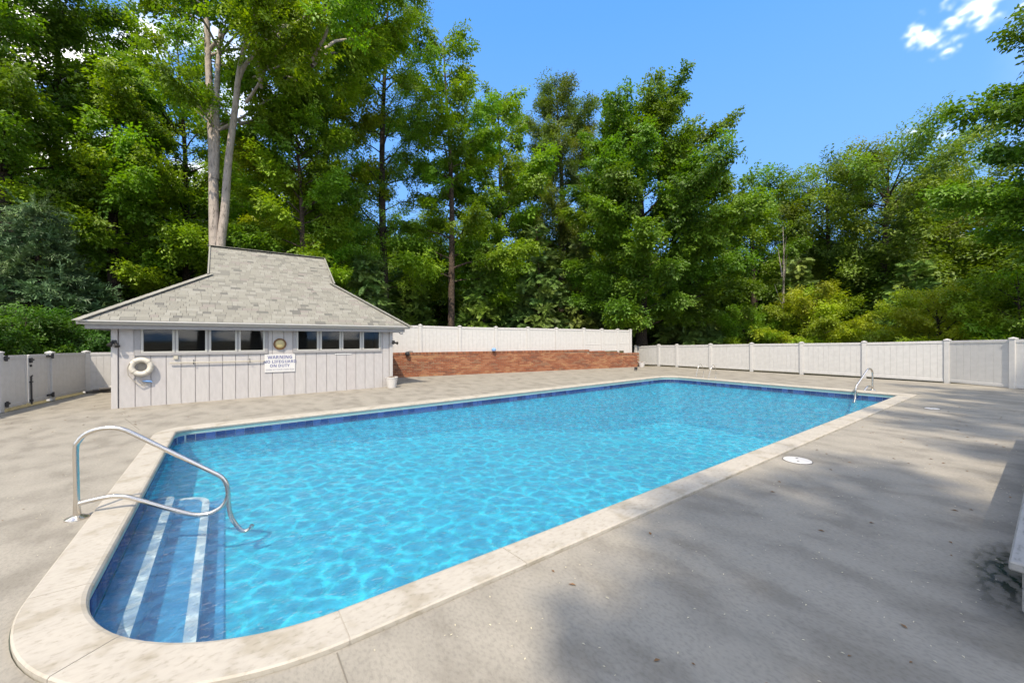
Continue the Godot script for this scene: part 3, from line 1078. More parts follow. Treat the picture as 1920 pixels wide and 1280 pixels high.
func fence_panel(root: Node3D, o: Vector3, p: Array, q: Array, mid := false, gap := 0.05, inset := 0.06) -> void:
	var a := P(p[0], p[1], 0) - o
	var b := P(q[0], q[1], 0) - o
	var L := (b - a).length()
	var d := (b - a) / L
	var side := d.cross(Vector3.UP)
	var rail := func(y0: float, y1: float, hh: float, th: float) -> MB:
		var mb := MB.new()
		var pa := a + d * inset + Vector3(0, y0, 0)
		var pb := b - d * inset + Vector3(0, y1, 0)
		var dd := (pb - pa)
		mb.box((pa + pb) / 2, Vector3(dd.length(), hh, th), Basis(dd.normalized(), side.cross(dd.normalized()), side), 0.006)
		return mb
	var ta: float = p[3] - 0.10
	var tb: float = q[3] - 0.10
	obj("rail", rail.call(ta, tb, 0.09, 0.05), M.vinyl, root)
	var ba: float = p[2] + gap + 0.045
	var bb: float = q[2] + gap + 0.045
	obj("rail", rail.call(ba, bb, 0.09, 0.05), M.vinyl, root)
	if mid:
		obj("rail", rail.call(1.27, 1.25, 0.05, 0.04), M.vinyl, root)
	var nb := maxi(1, int((L - inset * 2) / 0.165))
	var w := (L - inset * 2) / nb
	for k in nb:
		var t := (inset + w * (k + 0.5)) / L
		var y0 := lerpf(ba, bb, t) + 0.03
		var y1 := lerpf(ta, tb, t) - 0.03
		var mb := MB.new()
		mb.box(a + d * L * t + Vector3(0, (y0 + y1) / 2, 0), Vector3(w - 0.0025, y1 - y0, 0.022), Basis(d, Vector3.UP, side), 0.003)
		obj("board", mb, M.vinyl, root)
	# tongue behind the grooves
	var tg := MB.new()
	var ya := (ba + bb) / 2
	var pa := a + d * inset
	var pb := b - d * inset
	tg.poly([pa + Vector3(0, ba, 0), pb + Vector3(0, bb, 0), pb + Vector3(0, tb, 0), pa + Vector3(0, ta, 0)], side)
	obj("backing", tg, M.vinyl, root)


func gate_leaf(label: String, p: Array, q: Array, hinge_first: bool) -> void:
	var root := thing("gate_leaf", label, "gate", at(P(p[0], p[1], 0)), "leaves of the double gate")
	var o := P(p[0], p[1], 0)
	fence_panel(root, o, p, q, false, 0.05, 0.05)
	var a := P(p[0], p[1], 0) - o
	var b := P(q[0], q[1], 0) - o
	var d := (b - a).normalized()
	var side := d.cross(Vector3.UP)
	for e in [a + d * 0.035, b - d * 0.035]:
		var s := MB.new()
		s.box(e + Vector3(0, p[2] + 0.05 + (p[3] - p[2] - 0.09) / 2, 0), Vector3(0.055, p[3] - p[2] - 0.14, 0.05), Basis(d, Vector3.UP, side), 0.005)
		obj("stile", s, M.vinyl, root)
	var facing := side if side.dot(-o) > 0 else -side
	var hp := (a if hinge_first else b)
	var hd := (d if hinge_first else -d)
	for y in [p[3] - 0.12, p[2] + 0.16]:
		var h := MB.new()
		h.box(hp + hd * 0.0 + facing * 0.075 + Vector3(0, y, 0), Vector3(0.10, 0.11, 0.03), Basis(d, Vector3.UP, side), 0.008)
		h.box(hp + hd * 0.10 + facing * 0.04 + Vector3(0, y, 0), Vector3(0.16, 0.05, 0.035), Basis(d, Vector3.UP, side), 0.008)
		h.tube(PackedVector3Array([hp + facing * 0.085 + Vector3(0, y - 0.07, 0), hp + facing * 0.085 + Vector3(0, y + 0.07, 0)]), [0.022], 10)
		obj("hinge", h, M.black, root)
	if not hinge_first:
		# latch, lock and drop rod on the meeting stile of this leaf
		var c := a + d * 0.05 + facing * 0.05
		var l := MB.new()
		l.box(c + Vector3(0, p[3] - 0.20, 0), Vector3(0.08, 0.13, 0.05), Basis(d, Vector3.UP, side), 0.01)
		l.box(c + d * 0.05 + Vector3(0, p[3] - 0.19, 0), Vector3(0.13, 0.045, 0.04), Basis(d, Vector3.UP, side), 0.008)
		obj("latch", l, M.black, root)
		var k := MB.new()
		k.box(c + Vector3(0, p[3] - 0.34, 0), Vector3(0.045, 0.06, 0.03), Basis(d, Vector3.UP, side), 0.006)
		obj("lock", k, M.black, root)
		var r := MB.new()
		r.tube(PackedVector3Array([c + Vector3(0, 0.02, 0.0), c + Vector3(0, 0.74, 0), c + d * 0.05 + Vector3(0, 0.76, 0)]), [0.018], 8)
		r.box(c + Vector3(0, 0.60, -0.0), Vector3(0.07, 0.04, 0.05), Basis(d, Vector3.UP, side), 0.005)
		r.box(c + Vector3(0, 0.12, -0.0), Vector3(0.06, 0.06, 0.05), Basis(d, Vector3.UP, side), 0.005)
		obj("drop_rod", r, M.black, root)


# ---------------------------------------------------------------- small things on the deck

func bezier(pts: Array, per := 6) -> PackedVector3Array:   # smooth curve through points
	var c := PackedVector3Array()
	var m := pts.size()
	for i in m - 1:
		var p0: Vector3 = pts[maxi(i - 1, 0)]
		var p1: Vector3 = pts[i]
		var p2: Vector3 = pts[i + 1]
		var p3: Vector3 = pts[mini(i + 2, m - 1)]
		for s in per:
			c.append(p1.cubic_interpolate(p2, p0, p3, s / float(per)))
	c.append(pts[m - 1])
	return c


func make_handrail(label: String, foot: Vector3, d: Vector3, k: float, r: float) -> void:
	d = d.normalized()
	var root := thing("handrail", label, "handrail", at(foot), "bent steel handrails at the pool")
	var pl := func(a: Array) -> Array:
		var o := []
		for q in a:
			o.append(d * q[0] * k + Vector3(0, q[1] * k, 0))
		return o
	var mb := MB.new()
	mb.tube(bezier(pl.call([[0.0, 0.0], [0.0, 0.35], [0.0, 0.64], [0.025, 0.72], [0.08, 0.78], [0.17, 0.812], [0.27, 0.812], [0.345, 0.785], [0.42, 0.735], [0.65, 0.565], [0.97, 0.33], [1.09, 0.24], [1.14, 0.17], [1.16, 0.08], [1.155, 0.0], [1.11, -0.08], [1.03, -0.125], [0.94, -0.135], [0.84, -0.11], [0.62, 0.0], [0.44, 0.10], [0.34, 0.148], [0.24, 0.165], [0.12, 0.155], [0.0, 0.135]])), [r], 14)
	obj("rail", mb, M.steel, root)
	var leg := MB.new()
	leg.tube(bezier(pl.call([[1.16, 0.06], [1.165, -0.06], [1.18, -0.18], [1.22, -0.28], [1.27, -0.36]])), [r], 12)
	leg.tube(bezier(pl.call([[1.27, -0.36], [1.31, -0.375], [1.35, -0.36], [1.37, -0.32]])), [r], 12)
	obj("leg", leg, M.steel, root)
	var sl := MB.new()
	sl.tube(PackedVector3Array([Vector3(0, 0.02, 0), Vector3(0, 0.20, 0)]), [0.029, 0.0225], 16)
	obj("sleeve", sl, M.steel, root)
	var fl := MB.new()
	fl.lathe([Vector2(0.085, 0.0), Vector2(0.083, 0.012), Vector2(0.06, 0.022), Vector2(0.034, 0.032), Vector2(0.0, 0.034)], Transform3D(), 28)
	obj("flange", fl, M.steel, root)


func make_ladder(label: String, p: Vector3, turn: float, r: float) -> void:
	# local -z leads into the pool
	var root := thing("pool_ladder", label, "ladder", at(p, turn))
	for s in [-1.0, 1.0]:
		var mb := MB.new()
		var x: float = 0.25 * s
		mb.tube(bezier([Vector3(x, 0.0, 0.42), Vector3(x, 0.25, 0.44), Vector3(x, 0.45, 0.36), Vector3(x, 0.53, 0.22), Vector3(x, 0.45, 0.08), Vector3(x, 0.22, -0.04), Vector3(x, 0.05, -0.10), Vector3(x, -0.15, -0.11), Vector3(x, -0.7, -0.11), Vector3(x, -1.1, -0.06)]), [r], 10)
		obj("rail", mb, M.steel, root)
		var fl := MB.new()
		fl.lathe([Vector2(0.05, 0.0), Vector2(0.045, 0.015), Vector2(0.0, 0.02)], at(Vector3(x, 0, 0.42)), 16)
		obj("flange", fl, M.steel, root)
	for k in 3:
		var t := MB.new()
		t.box(Vector3(0, -0.35 - 0.28 * k, -0.11), Vector3(0.48, 0.03, 0.08), Basis.IDENTITY, 0.006)
		obj("tread", t, M.sign_white, root)


func make_small_things() -> void:
	make_handrail("large bent steel handrail leading down the pool steps", P(-1.13, 5.31, 0), P(1.13, -0.26, 0), 1.0, 0.0215)
	make_handrail("small bent steel handrail at the far right end of the pool", P(15.42, 3.22, 0), P(-1.0, 0.2, 0), 0.78, 0.024)
	make_ladder("thin steel pool ladder at the far end wall before the brick wall's end", P(14.95, 8.05, 0), PI / 2, 0.010)
	# lids in the deck
	for k in 2:
		var c: Vector3 = [P(6.03, 2.0, 0.0), P(12.54, 1.63, 0.0)][k]
		var r: float = [0.155, 0.12][k]
		var lid := thing("skimmer_lid", ["round white skimmer lid in the deck by the pool edge", "small white lid in the shaded deck near the far pool corner"][k], "lid", at(c, 0.4), "white lids in the deck")
		var mb := MB.new()
		mb.lathe([Vector2(r, 0.0), Vector2(r, 0.006), Vector2(r - 0.008, 0.010), Vector2(0, 0.010)], Transform3D(), 32)
		obj("cover", mb, M.lid_white, lid)
		for s in [-1, 1]:
			var hb := MB.new()
			hb.lathe([Vector2(0.016, 0.0105), Vector2(0.014, 0.0125), Vector2(0, 0.0125)], at(Vector3(0.07 * s, 0, 0)), 12)
			obj("finger_hole", hb, M.hole, lid)
		var rm := MB.new()
		rm.lathe([Vector2(r + 0.012, 0.0), Vector2(r + 0.012, 0.004), Vector2(r + 0.001, 0.004)], Transform3D(), 32)
		obj("rim", rm, M.hole, lid)
	make_pot("white tapered pot of soil at the right corner of the pool house", P(4.50, 13.12, 0), 0.205, 0.36)
	make_pot("small white pot at the far end of the brick wall", P(18.25, 13.25, 0), 0.19, 0.27)
	# lamps on the wall top, drain
	var wl := thing("wall_top_lamp", "dark round lamp on top of the brick wall near the pool house", "lamp", at(P(6.24, 16.2, 1.0)))
	var b := MB.new()
	b.lathe([Vector2(0, -0.10), Vector2(0.05, -0.09), Vector2(0.085, -0.05), Vector2(0.10, 0.0), Vector2(0.085, 0.06), Vector2(0.05, 0.085), Vector2(0, 0.09)], Transform3D(), 20)
	obj("housing", b, M.black, wl)
	var st := MB.new()
	st.tube(PackedVector3Array([Vector3(0, 0.04, -0.05), Vector3(0.1, 0.09, -0.1), Vector3(0.30, 0.08, -0.14)]), [0.02], 8)
	obj("stem", st, M.plank_dark, wl)
	var bl := MB.new()
	bl.lathe([Vector2(0.0, -0.07), Vector2(0.09, -0.06), Vector2(0.105, 0.0), Vector2(0.085, 0.05), Vector2(0.04, 0.075), Vector2(0, 0.08)], Transform3D(), 20)
	var bo := obj("float_ball", bl, M.blue_cloth)
	bo.transform = at(P(10.05, 15.33, 1.10))
	tag(bo, "blue and gray ball sitting on the brick wall before the fence", "ball")
	var dr := thing("drain_box", "small black box on the deck before the far pot", "drain box", at(P(16.6, 12.4, 0), 0.5))
	var db := MB.new()
	db.box(Vector3(0, 0.06, 0), Vector3(0.14, 0.13, 0.14), Basis.IDENTITY, 0.01)
	obj("body", db, M.black, dr)
	var cord := MB.new()
	cord.tube(bezier([Vector3(-0.07, 0.01, 0.02), Vector3(-0.35, 0.01, 0.1), Vector3(-0.6, 0.01, 0.0), Vector3(-0.9, 0.01, 0.16)]), [0.008], 6)
	obj("cord", cord, M.black, dr)
	# folded things left by the corner fence
	var pile := thing("plank_pile", "few dark boards with a pale sheet left by the corner fence", "planks", at(P(-2.9, 18.1, 0), 0.15))
	for k in 3:
		var pb := MB.new()
		pb.box(Vector3(0.05 * k, 0.04 + 0.05 * k, 0.12 * k), Vector3(1.4 - 0.2 * k, 0.04, 0.16), Basis(Vector3.UP, 0.1 * k - 0.1), 0.004)
		obj("plank", pb, M.plank_dark, pile)
	var sh := MB.new()
	sh.box(Vector3(0.3, 0.20, 0.1), Vector3(0.9, 0.05, 0.3), Basis(Vector3.BACK, 0.06), 0.012)
	obj("sheet", sh, M.lid_white, pile)
	# bench, its end in view at the right edge of the frame
	var be := thing("wooden_bench", "white painted timber bench platform along the right deck edge", "bench", at(P(3.29, 0.155, 0)))
	for k in 3:
		var tp := MB.new()
		tp.box(Vector3(3.2, 0.425, 0.16 + 0.325 * k), Vector3(6.4, 0.05, 0.315), Basis.IDENTITY, 0.008)
		obj("top_plank", tp, M.bench_paint, be)
	for k in 2:
		var fb := MB.new()
		fb.box(Vector3(3.22, 0.335 - 0.125 * k, 0.06), Vector3(6.2, 0.115, 0.035), Basis.IDENTITY, 0.005)
		fb.box(Vector3(0.135, 0.335 - 0.125 * k, 0.52), Vector3(0.035, 0.115, 0.86), Basis.IDENTITY, 0.005)
		obj("side_board", fb, M.bench_paint, be)
	for x in [0.25, 2.2, 4.2, 6.1]:
		for z in [0.13, 0.85]:
			var lb := MB.new()
			lb.box(Vector3(x, 0.20, z), Vector3(0.09, 0.40, 0.09))
			obj("leg", lb, M.plank_dark, be)
	# wet patch below it
	var pd := MB.new()
	rng.seed = 3
	for ca in 24:
		for cb in 12:
			var q := []
			for c in [[0, 0], [1, 0], [1, 1], [0, 1]]:
				q.append(P(3.45 + (ca + c[0]) * 0.07, -0.15 + (cb + c[1]) * 0.06, 0.004))
			pd.poly(q, Vector3.UP)
			for c in 4:
				var w: Vector3 = q[c]
				var f := Vector2((w.x - 4.3) / 0.75, (-w.z - 0.15) / 0.27).length()
				pd.c.append(Color(1, 1, 1, clampf(1.25 - f * 1.25, 0.0, 1.0)))
	var po := obj("wet_patch", pd, M.wet)
	po.set_meta("kind", "stuff")
	tag(po, "dark wet patch on the deck under the bench end", "wet patch")
	# litter on the deck
	for k in 2:
		var mm := MultiMesh.new()
		var lf := MB.new()
		lf.poly([Vector3(-0.02, 0, 0), Vector3(0, 0.004, 0.009), Vector3(0.024, 0.0, 0), Vector3(0, 0.006, -0.009)], Vector3.UP)
		mm.transform_format = MultiMesh.TRANSFORM_3D
		mm.mesh = lf.mesh()
		var nl: int = [320, 2600][k]
		mm.instance_count = nl
		rng.seed = 60 + k
		for q in nl:
			var u := rng.randf_range(-4, 14)
			var v := rng.randf_range(-1, 2.1) if rng.randf() < 0.6 else rng.randf_range(9.8, 15)
			if rng.randf() < 0.15:
				u = rng.randf_range(-4, -1.1)
				v = rng.randf_range(3, 14)
			var s := rng.randf_range(0.5, 1.3) if k == 0 else rng.randf_range(0.2, 0.5)
			mm.set_instance_transform(q, Transform3D(Basis(Vector3.UP, rng.randf() * TAU).scaled(Vector3(s, s, s)), P(u, v, 0.004)))
		var mi := MultiMeshInstance3D.new()
		mi.multimesh = mm
		mi.material_override = [M.dry_leaf, M.dry_petal][k]
		put(mi, ["fallen_leaves", "fallen_blossom"][k], self)
		mi.set_meta("kind", "stuff")
		tag(mi, ["brown dry leaves scattered over the deck", "pale specks of blossom scattered over the deck"][k], ["leaves", "blossom"][k])


# ---------------------------------------------------------------- trees

var sprays := {}

func make_sprays() -> void:
	rng.seed = 500
	for kind in ["broad", "maple", "small", "pine", "frond"]:
		var list := []
		for variant in 3:
			var mb := MB.new()
			if kind in ["broad", "maple", "small"]:
				var n: int = {"broad": 15, "maple": 15, "small": 22}[kind]
				var L: float = {"broad": 0.17, "maple": 0.175, "small": 0.12}[kind]
				var wd: float = {"broad": 0.10, "maple": 0.14, "small": 0.075}[kind]
				for i in n:
					var t := (i + 0.6) / n
					var side := 1.0 if i % 2 else -1.0
					var bp := Vector3(t * 0.62 - 0.1, rng.randf_range(-0.14, 0.14), side * rng.randf_range(0.0, 0.16))
					var an := rng.randf_range(0.2, 1.4)
					var dir := Vector3(cos(an), rng.randf_range(-0.55, 0.25), side * sin(an)).normalized()
					var wv := dir.cross(Vector3(rng.randf_range(-0.4, 0.4), 1, rng.randf_range(-0.4, 0.4))).normalized() * wd * 0.5
					var l := L * rng.randf_range(0.7, 1.2)
					var up := wv.cross(dir).normalized()
					var tone := rng.randf_range(0.78, 1.18)
					var col := Color(tone * rng.randf_range(0.92, 1.1), tone, tone * 0.95)
					var a := bp
					var lf := bp + dir * l * 0.45 + wv + up * wd * 0.16
					var rt := bp + dir * l * 0.45 - wv + up * wd * 0.16
					var tip := bp + dir * l - Vector3(0, l * 0.12, 0)
					mb.poly([a, lf, tip], Vector3.UP)
					mb.poly([a, tip, rt], Vector3.UP)
					for q in 6:
						mb.c.append(col)
			else:
				var n := 26 if kind == "pine" else 34
				for i in n:
					var t := (i + 0.5) / n
					var side := 1.0 if i % 2 else -1.0
					var bp := Vector3(t * 0.75 - 0.1, -0.10 * t * t, 0)
					var dir: Vector3
					var l: float
					if kind == "pine":
						dir = Vector3(rng.randf_range(0.2, 1.0), rng.randf_range(-0.3, 0.7), side * rng.randf_range(0.2, 1.0)).normalized()
						l = rng.randf_range(0.14, 0.24)
					else:
						dir = Vector3(0.75, rng.randf_range(-0.25, 0.05), side * 0.75).normalized()
						l = (0.34 * (1.0 - t) + 0.10) * rng.randf_range(0.8, 1.1)
					var wv := dir.cross(Vector3.UP).normalized() * (0.020 if kind == "pine" else 0.016)
					var tone := rng.randf_range(0.75, 1.2)
					var col := Color(tone, tone, tone)
					mb.poly([bp - wv * 0.6, bp + wv * 0.6, bp + dir * l * 0.6 + wv, bp + dir * l - Vector3(0, 0.03, 0)], Vector3.UP)
					mb.poly([bp - wv * 0.6, bp + dir * l - Vector3(0, 0.03, 0), bp + dir * l * 0.6 - wv], Vector3.UP)
					for q in 7:
						mb.c.append(col)
			list.append(mb.mesh())
		sprays[kind] = list


func shape_at(shape: String, t: float) -> float:   # crown radius share at t from crown base (0) to top (1)
	match shape:
		"cone":
			return maxf(0.06, 1.0 - t) * (0.55 + 0.45 * smoothstep(0.0, 0.15, t))
		"column":
			return (0.6 + 0.4 * smoothstep(0.0, 0.3, t)) * sqrt(maxf(0.02, 1.0 - pow(t, 3.0)))
		"vase":
			return (0.35 + 0.65 * smoothstep(0.0, 0.6, t)) * sqrt(maxf(0.02, 1.0 - pow(t, 4.0)))
		"flat":
			return sqrt(maxf(0.02, 1.0 - t * t))
		"lobed":
			return (0.75 + 0.25 * sin(t * 14.0)) * sqrt(maxf(0.02, 1.0 - pow(t, 2.2)))
	return pow(maxf(0.02, sin(PI * pow(clampf(t * 0.93 + 0.07, 0, 1), 0.7))), 0.55)


func grow(s: Dictionary) -> Node3D:
	# s: name label p h r cb R kind shape col nl dens scale seed asym bark group lean stems
	var rg := RandomNumberGenerator.new()
	rg.seed = s.seed
	var root := thing(s.get("name", "tree"), s.label, s.get("cat", "tree"), at(s.p), s.get("group", ""))
	var wood := MB.new()
	var h: float = s.h
	var lean: Vector3 = s.get("lean", Vector3.ZERO)
	var tr := PackedVector3Array()
	var rad := []
	var r0: float = s.r
	var ph := rg.randf() * TAU
	for k in 10:
		var t := k / 9.0
		tr.append(Vector3(sin(t * 5.0 + ph) * 0.012 * h * t, t * h * 0.97 - 0.1, cos(t * 4.0 + ph) * 0.012 * h * t) + lean * t)
		rad.append(r0 * pow(1.0 - t, 0.75) + 0.012 + (r0 * 0.35 if k == 0 else 0.0))
	if not s.has("stems"):
		wood.tube(tr, rad, 9, false)
	else:
		for stem in s.stems:
			var sp := bezier(stem.pts, 5)
			var sr := []
			for k in sp.size():
				sr.append(lerpf(stem.r0, stem.r1, k / float(sp.size() - 1)))
			wood.tube(sp, sr, 12, false)
	var kind: String = s.kind
	var where := [[], [], []]
	var tint := [[], [], []]
	var cb: float = s.cb
	var nl: int = s.nl
	var base: Color = s.col
	var asym: Vector3 = s.get("asym", Vector3.ZERO)
	var sc: float = s.get("scale", 1.0) * 0.82
	var conifer := kind == "frond" or kind == "pine"
	for k in nl:
		var t := (k + rg.randf()) / nl
		t = pow(t, 0.9)
		var y := lerpf(cb, h * 0.99, t)
		var tt := clampf((y + 0.1) / (h * 0.97), 0, 1) * 9.0
		var i0 := mini(int(tt), 8)
		var o := tr[i0].lerp(tr[i0 + 1], tt - i0)
		if s.has("stems"):
			var stem: Dictionary = s.stems[k % s.stems.size()]
			var sp: Array = stem.pts
			o = sp[1 + rg.randi() % (sp.size() - 1)]
			for q in sp.size() - 1:
				if sp[q].y <= y and sp[q + 1].y >= y:
					o = sp[q].lerp(sp[q + 1], (y - sp[q].y) / maxf(0.01, sp[q + 1].y - sp[q].y))
		var az := k * 2.399 + rg.randf_range(-0.5, 0.5)
		var hd := Vector3(cos(az), 0, sin(az))
		var L: float = s.R * shape_at(s.shape, t) * rg.randf_range(0.62, 1.12) * maxf(0.3, 1.0 + hd.dot(asym))
		L = maxf(L, 0.35)
		var rise := lerpf(0.30, 1.5, t) if not conifer else lerpf(-0.12, 0.7, t * t)
		var droop := (0.14 if not conifer else 0.28) * L
		var bp := PackedVector3Array()
		var drop_start := 0.0
		if not conifer:
			o.y = maxf(cb * 0.75, o.y - L * 0.35)
		for q in 6:
			var f := q / 5.0
			bp.append(o + hd * L * f + Vector3(0, rise * L * f * 0.75 - droop * f * f + rg.randf_range(-0.04, 0.04) * L, 0) + Vector3(rg.randf_range(-1, 1), 0, rg.randf_range(-1, 1)) * 0.05 * L * f)
		var br := minf(r0 * 0.45, 0.012 + 0.012 * L)
		wood.tube(bp, [br, br * 0.8, br * 0.6, br * 0.45, br * 0.3, br * 0.15], 5, false)
		var clump_tone := rg.randf_range(0.72, 1.25)
		var warm := rg.randf_range(-0.14, 0.16)
		var nsub := maxi(3, int(L * s.dens * 2.1))
		for q in nsub:
			var f := lerpf(0.22 if L > 1.5 else 0.05, 1.0, pow((q + rg.randf()) / nsub, 0.8))
			var fi := mini(int(f * 5.0), 4)
			var c := bp[fi].lerp(bp[fi + 1], f * 5.0 - fi)
			var sa := az + rg.randf_range(-1.25, 1.25)
			var sl := (0.30 + 0.34 * L * (1.05 - f)) * rg.randf_range(0.6, 1.15)
			var sd := Vector3(cos(sa), rg.randf_range(-0.18, 0.28) if conifer or s.shape == "flat" else rg.randf_range(-0.45, 0.75), sin(sa)).normalized()
			var np := maxi(2, int(sl / (0.21 * sc)))
			var tone := clump_tone * rg.randf_range(0.85, 1.18)
			for w in np:
				var p := c + sd * sl * (w + 0.7) / np + Vector3(rg.randf_range(-0.14, 0.14), rg.randf_range(-0.16, 0.16) if conifer or s.shape == "flat" else rg.randf_range(-0.3, 0.3), rg.randf_range(-0.14, 0.14)) * sc
				var ya := sa + rg.randf_range(-0.9, 0.9)
				var tilt := rg.randfn(0.0, 0.5) - 0.15
				var bs := Basis(Vector3.UP, -ya) * Basis(Vector3.BACK, tilt) * Basis(Vector3.RIGHT, rg.randfn(0.0, 0.55))
				var z := sc * rg.randf_range(0.8, 1.25)
				var v := rg.randi() % 3
				where[v].append(Transform3D(bs.scaled(Vector3(z, z, z)), p))
				tint[v].append(Color(base.r * tone * (1.0 + warm), base.g * tone, base.b * tone * (1.0 - warm)))
	obj("trunk", wood, M[s.get("bark", "bark_dark")], root)
	for v in 3:
		var mm := MultiMesh.new()
		mm.transform_format = MultiMesh.TRANSFORM_3D
		mm.use_colors = true
		mm.mesh = sprays[kind][v]
		mm.instance_count = where[v].size()
		for q in where[v].size():
			mm.set_instance_transform(q, where[v][q])
			mm.set_instance_color(q, tint[v][q])
		var mi := MultiMeshInstance3D.new()
		mi.multimesh = mm
		mi.material_override = M.needle if conifer else M.leaf
		put(mi, "crown", root)
		mi.set_meta("kind", "stuff")
		total += where[v].size()
	return root

var total := 0


func make_trees() -> void:
	make_sprays()
	var dark := Color(0.110, 0.205, 0.016)
	var mid := Color(0.150, 0.275, 0.020)
	var bright := Color(0.205, 0.350, 0.020)
	var lime := Color(0.33, 0.43, 0.020)
	var olive := Color(0.185, 0.285, 0.038)
	var pine := Color(0.085, 0.120, 0.030)
	var blue := Color(0.085, 0.160, 0.062)
	var G := "trees of the wood behind the fences"
	# --- tall trees on the left
	grow({label = "tall tree at the far left with a thick dark trunk", p = P(-7.8, 29.1), h = 22.0, r = 0.40, cb = 6.5, R = 5.2, kind = "broad", shape = "column", col = mid, nl = 46, dens = 5.0, scale = 1.25, seed = 1, lean = P(-1.2, 0.5, 0), group = G})
	grow({label = "tall slim dark trunked tree second from the left", p = P(-7.2, 31.2), h = 23.0, r = 0.28, cb = 8.0, R = 4.4, kind = "broad", shape = "column", col = mid, nl = 40, dens = 5.0, scale = 1.25, seed = 2, group = G})
	grow({label = "tree with a dark bare lower trunk behind the pool house's left eave", p = P(-4.8, 30.0), h = 17.0, r = 0.33, cb = 5.0, R = 4.2, kind = "maple", shape = "round", col = bright, nl = 36, dens = 4.5, scale = 1.1, seed = 3, group = G})
	grow({label = "leafy tree on a thin dark trunk left of the pale forked tree", p = P(-1.9, 30.5), h = 20.5, r = 0.22, cb = 5.0, R = 4.4, kind = "broad", shape = "round", col = bright, nl = 44, dens = 5.0, scale = 1.2, seed = 4, group = G})
	# pale forked tree behind the pool house
	var pf := P(-0.3, 23.2)
	var stem := func(a: Array) -> Array:   # across the view, up, towards it
		var o := []
		for q in a:
			o.append(Vector3(0.81, 0, 0.586) * q[0] + Vector3(0, q[1], 0) + Vector3(0.586, 0, -0.81) * q[2])
		return o
	grow({label = "tall pale barked tree forking in two behind the pool house roof", p = pf, h = 21.5, r = 0.36, cb = 15.4, R = 6.4, kind = "maple", shape = "vase", col = bright, nl = 44, dens = 4.2, scale = 1.0, seed = 5, bark = "bark_pale", asym = P(0.40, -0.10, 0), group = G, stems = [
		{pts = stem.call([[-0.02, -0.1, 0.0], [-0.02, 3.0, 0.0], [-0.08, 6.4, 0.0], [-0.10, 9.9, 0.02], [-0.2, 12.4, 0.05], [-0.32, 15.0, 0.1], [-0.5, 20.5, 0.2]]), r0 = 0.27, r1 = 0.10},
		{pts = stem.call([[0.06, -0.1, 0.05], [0.07, 3.0, 0.05], [0.16, 6.0, 0.06], [0.38, 7.6, 0.05], [0.62, 9.9, 0.0], [1.05, 12.4, -0.1], [1.48, 14.4, -0.3], [2.15, 16.2, -0.5], [3.1, 20.5, -0.7]]), r0 = 0.24, r1 = 0.06},
		{pts = stem.call([[-0.06, 9.2, 0.02], [0.06, 11.0, 0.0], [0.14, 13.4, 0.0], [0.3, 16.5, 0.1]]), r0 = 0.20, r1 = 0.07},
		{pts = stem.call([[1.32, 13.7, -0.2], [1.7, 14.3, -0.3], [2.6, 14.8, -0.6], [3.9, 15.3, -1.0], [5.2, 15.9, -1.2]]), r0 = 0.10, r1 = 0.03}]})
	grow({label = "bright green maple behind the right half of the pool house roof", p = P(3.3, 23.6), h = 14.5, r = 0.20, cb = 4.2, R = 3.6, kind = "maple", shape = "round", col = bright, nl = 42, dens = 5.0, scale = 0.95, seed = 6, bark = "bark_brown", group = G})
	grow({label = "tall yellow green tree behind the bright maple", p = P(5.3, 26.8), h = 25.0, r = 0.26, cb = 7.0, R = 5.0, kind = "broad", shape = "column", col = lime, nl = 44, dens = 4.6, scale = 1.2, seed = 7, bark = "bark_brown", group = G})
	grow({label = "airy tall tree with dark twin trunks right of the pool house roof", p = P(8.2, 24.9), h = 24.5, r = 0.28, cb = 4.0, R = 4.3, kind = "small", shape = "column", col = mid, nl = 56, dens = 3.4, scale = 1.1, seed = 8, group = G})
	grow({label = "tree with a bare reddish trunk over the middle of the tall fence", p = P(12.0, 23.4), h = 22.0, r = 0.24, cb = 6.5, R = 5.2, kind = "maple", shape = "lobed", col = bright, nl = 48, dens = 4.6, scale = 1.0, seed = 9, bark = "bark_brown", group = G})
	grow({label = "rounded green tree behind the right part of the tall fence", p = P(17.0, 25.2), h = 20.3, r = 0.30, cb = 4.5, R = 5.2, kind = "maple", shape = "lobed", col = bright, nl = 54, dens = 4.6, scale = 1.15, seed = 10, group = G})
	grow({label = "dark olive pine top rising behind the rounded green tree", name = "pine_tree", p = P(25.2, 27.0), h = 25.4, r = 0.42, cb = 9.0, R = 4.5, kind = "small", shape = "round", col = Color(0.14, 0.20, 0.042), nl = 60, dens = 6.0, scale = 1.5, seed = 11, bark = "bark_brown", group = G})
	grow({label = "big broad tree with a leaning lobed crown at the fence corner", p = P(21.6, 15.7), h = 17.0, r = 0.36, cb = 3.0, R = 5.9, kind = "maple", shape = "round", col = mid, nl = 84, dens = 5.6, scale = 1.0, seed = 12, asym = P(0.12, -0.14, 0), group = G})
	# --- right
	grow({label = "middling dark green tree right of the big lobed tree", p = P(31.6, 13.2), h = 13.6, r = 0.26, cb = 4.6, R = 3.2, kind = "broad", shape = "round", col = mid, nl = 34, dens = 4.8, scale = 1.3, seed = 13, group = G})
	grow({label = "slender tree with airy olive leaves before the widest olive tree", p = P(37.5, 10.3), h = 14.8, r = 0.24, cb = 4.0, R = 3.8, kind = "small", shape = "vase", col = olive, nl = 34, dens = 3.6, scale = 1.7, seed = 14, group = G})
	grow({label = "widest olive tree with a long limb reaching to the right", p = P(36.0, 6.9), h = 13.9, r = 0.32, cb = 4.6, R = 5.4, kind = "small", shape = "vase", col = olive, nl = 44, dens = 3.6, scale = 1.7, seed = 15, asym = P(0.1, -0.25, 0), group = G})
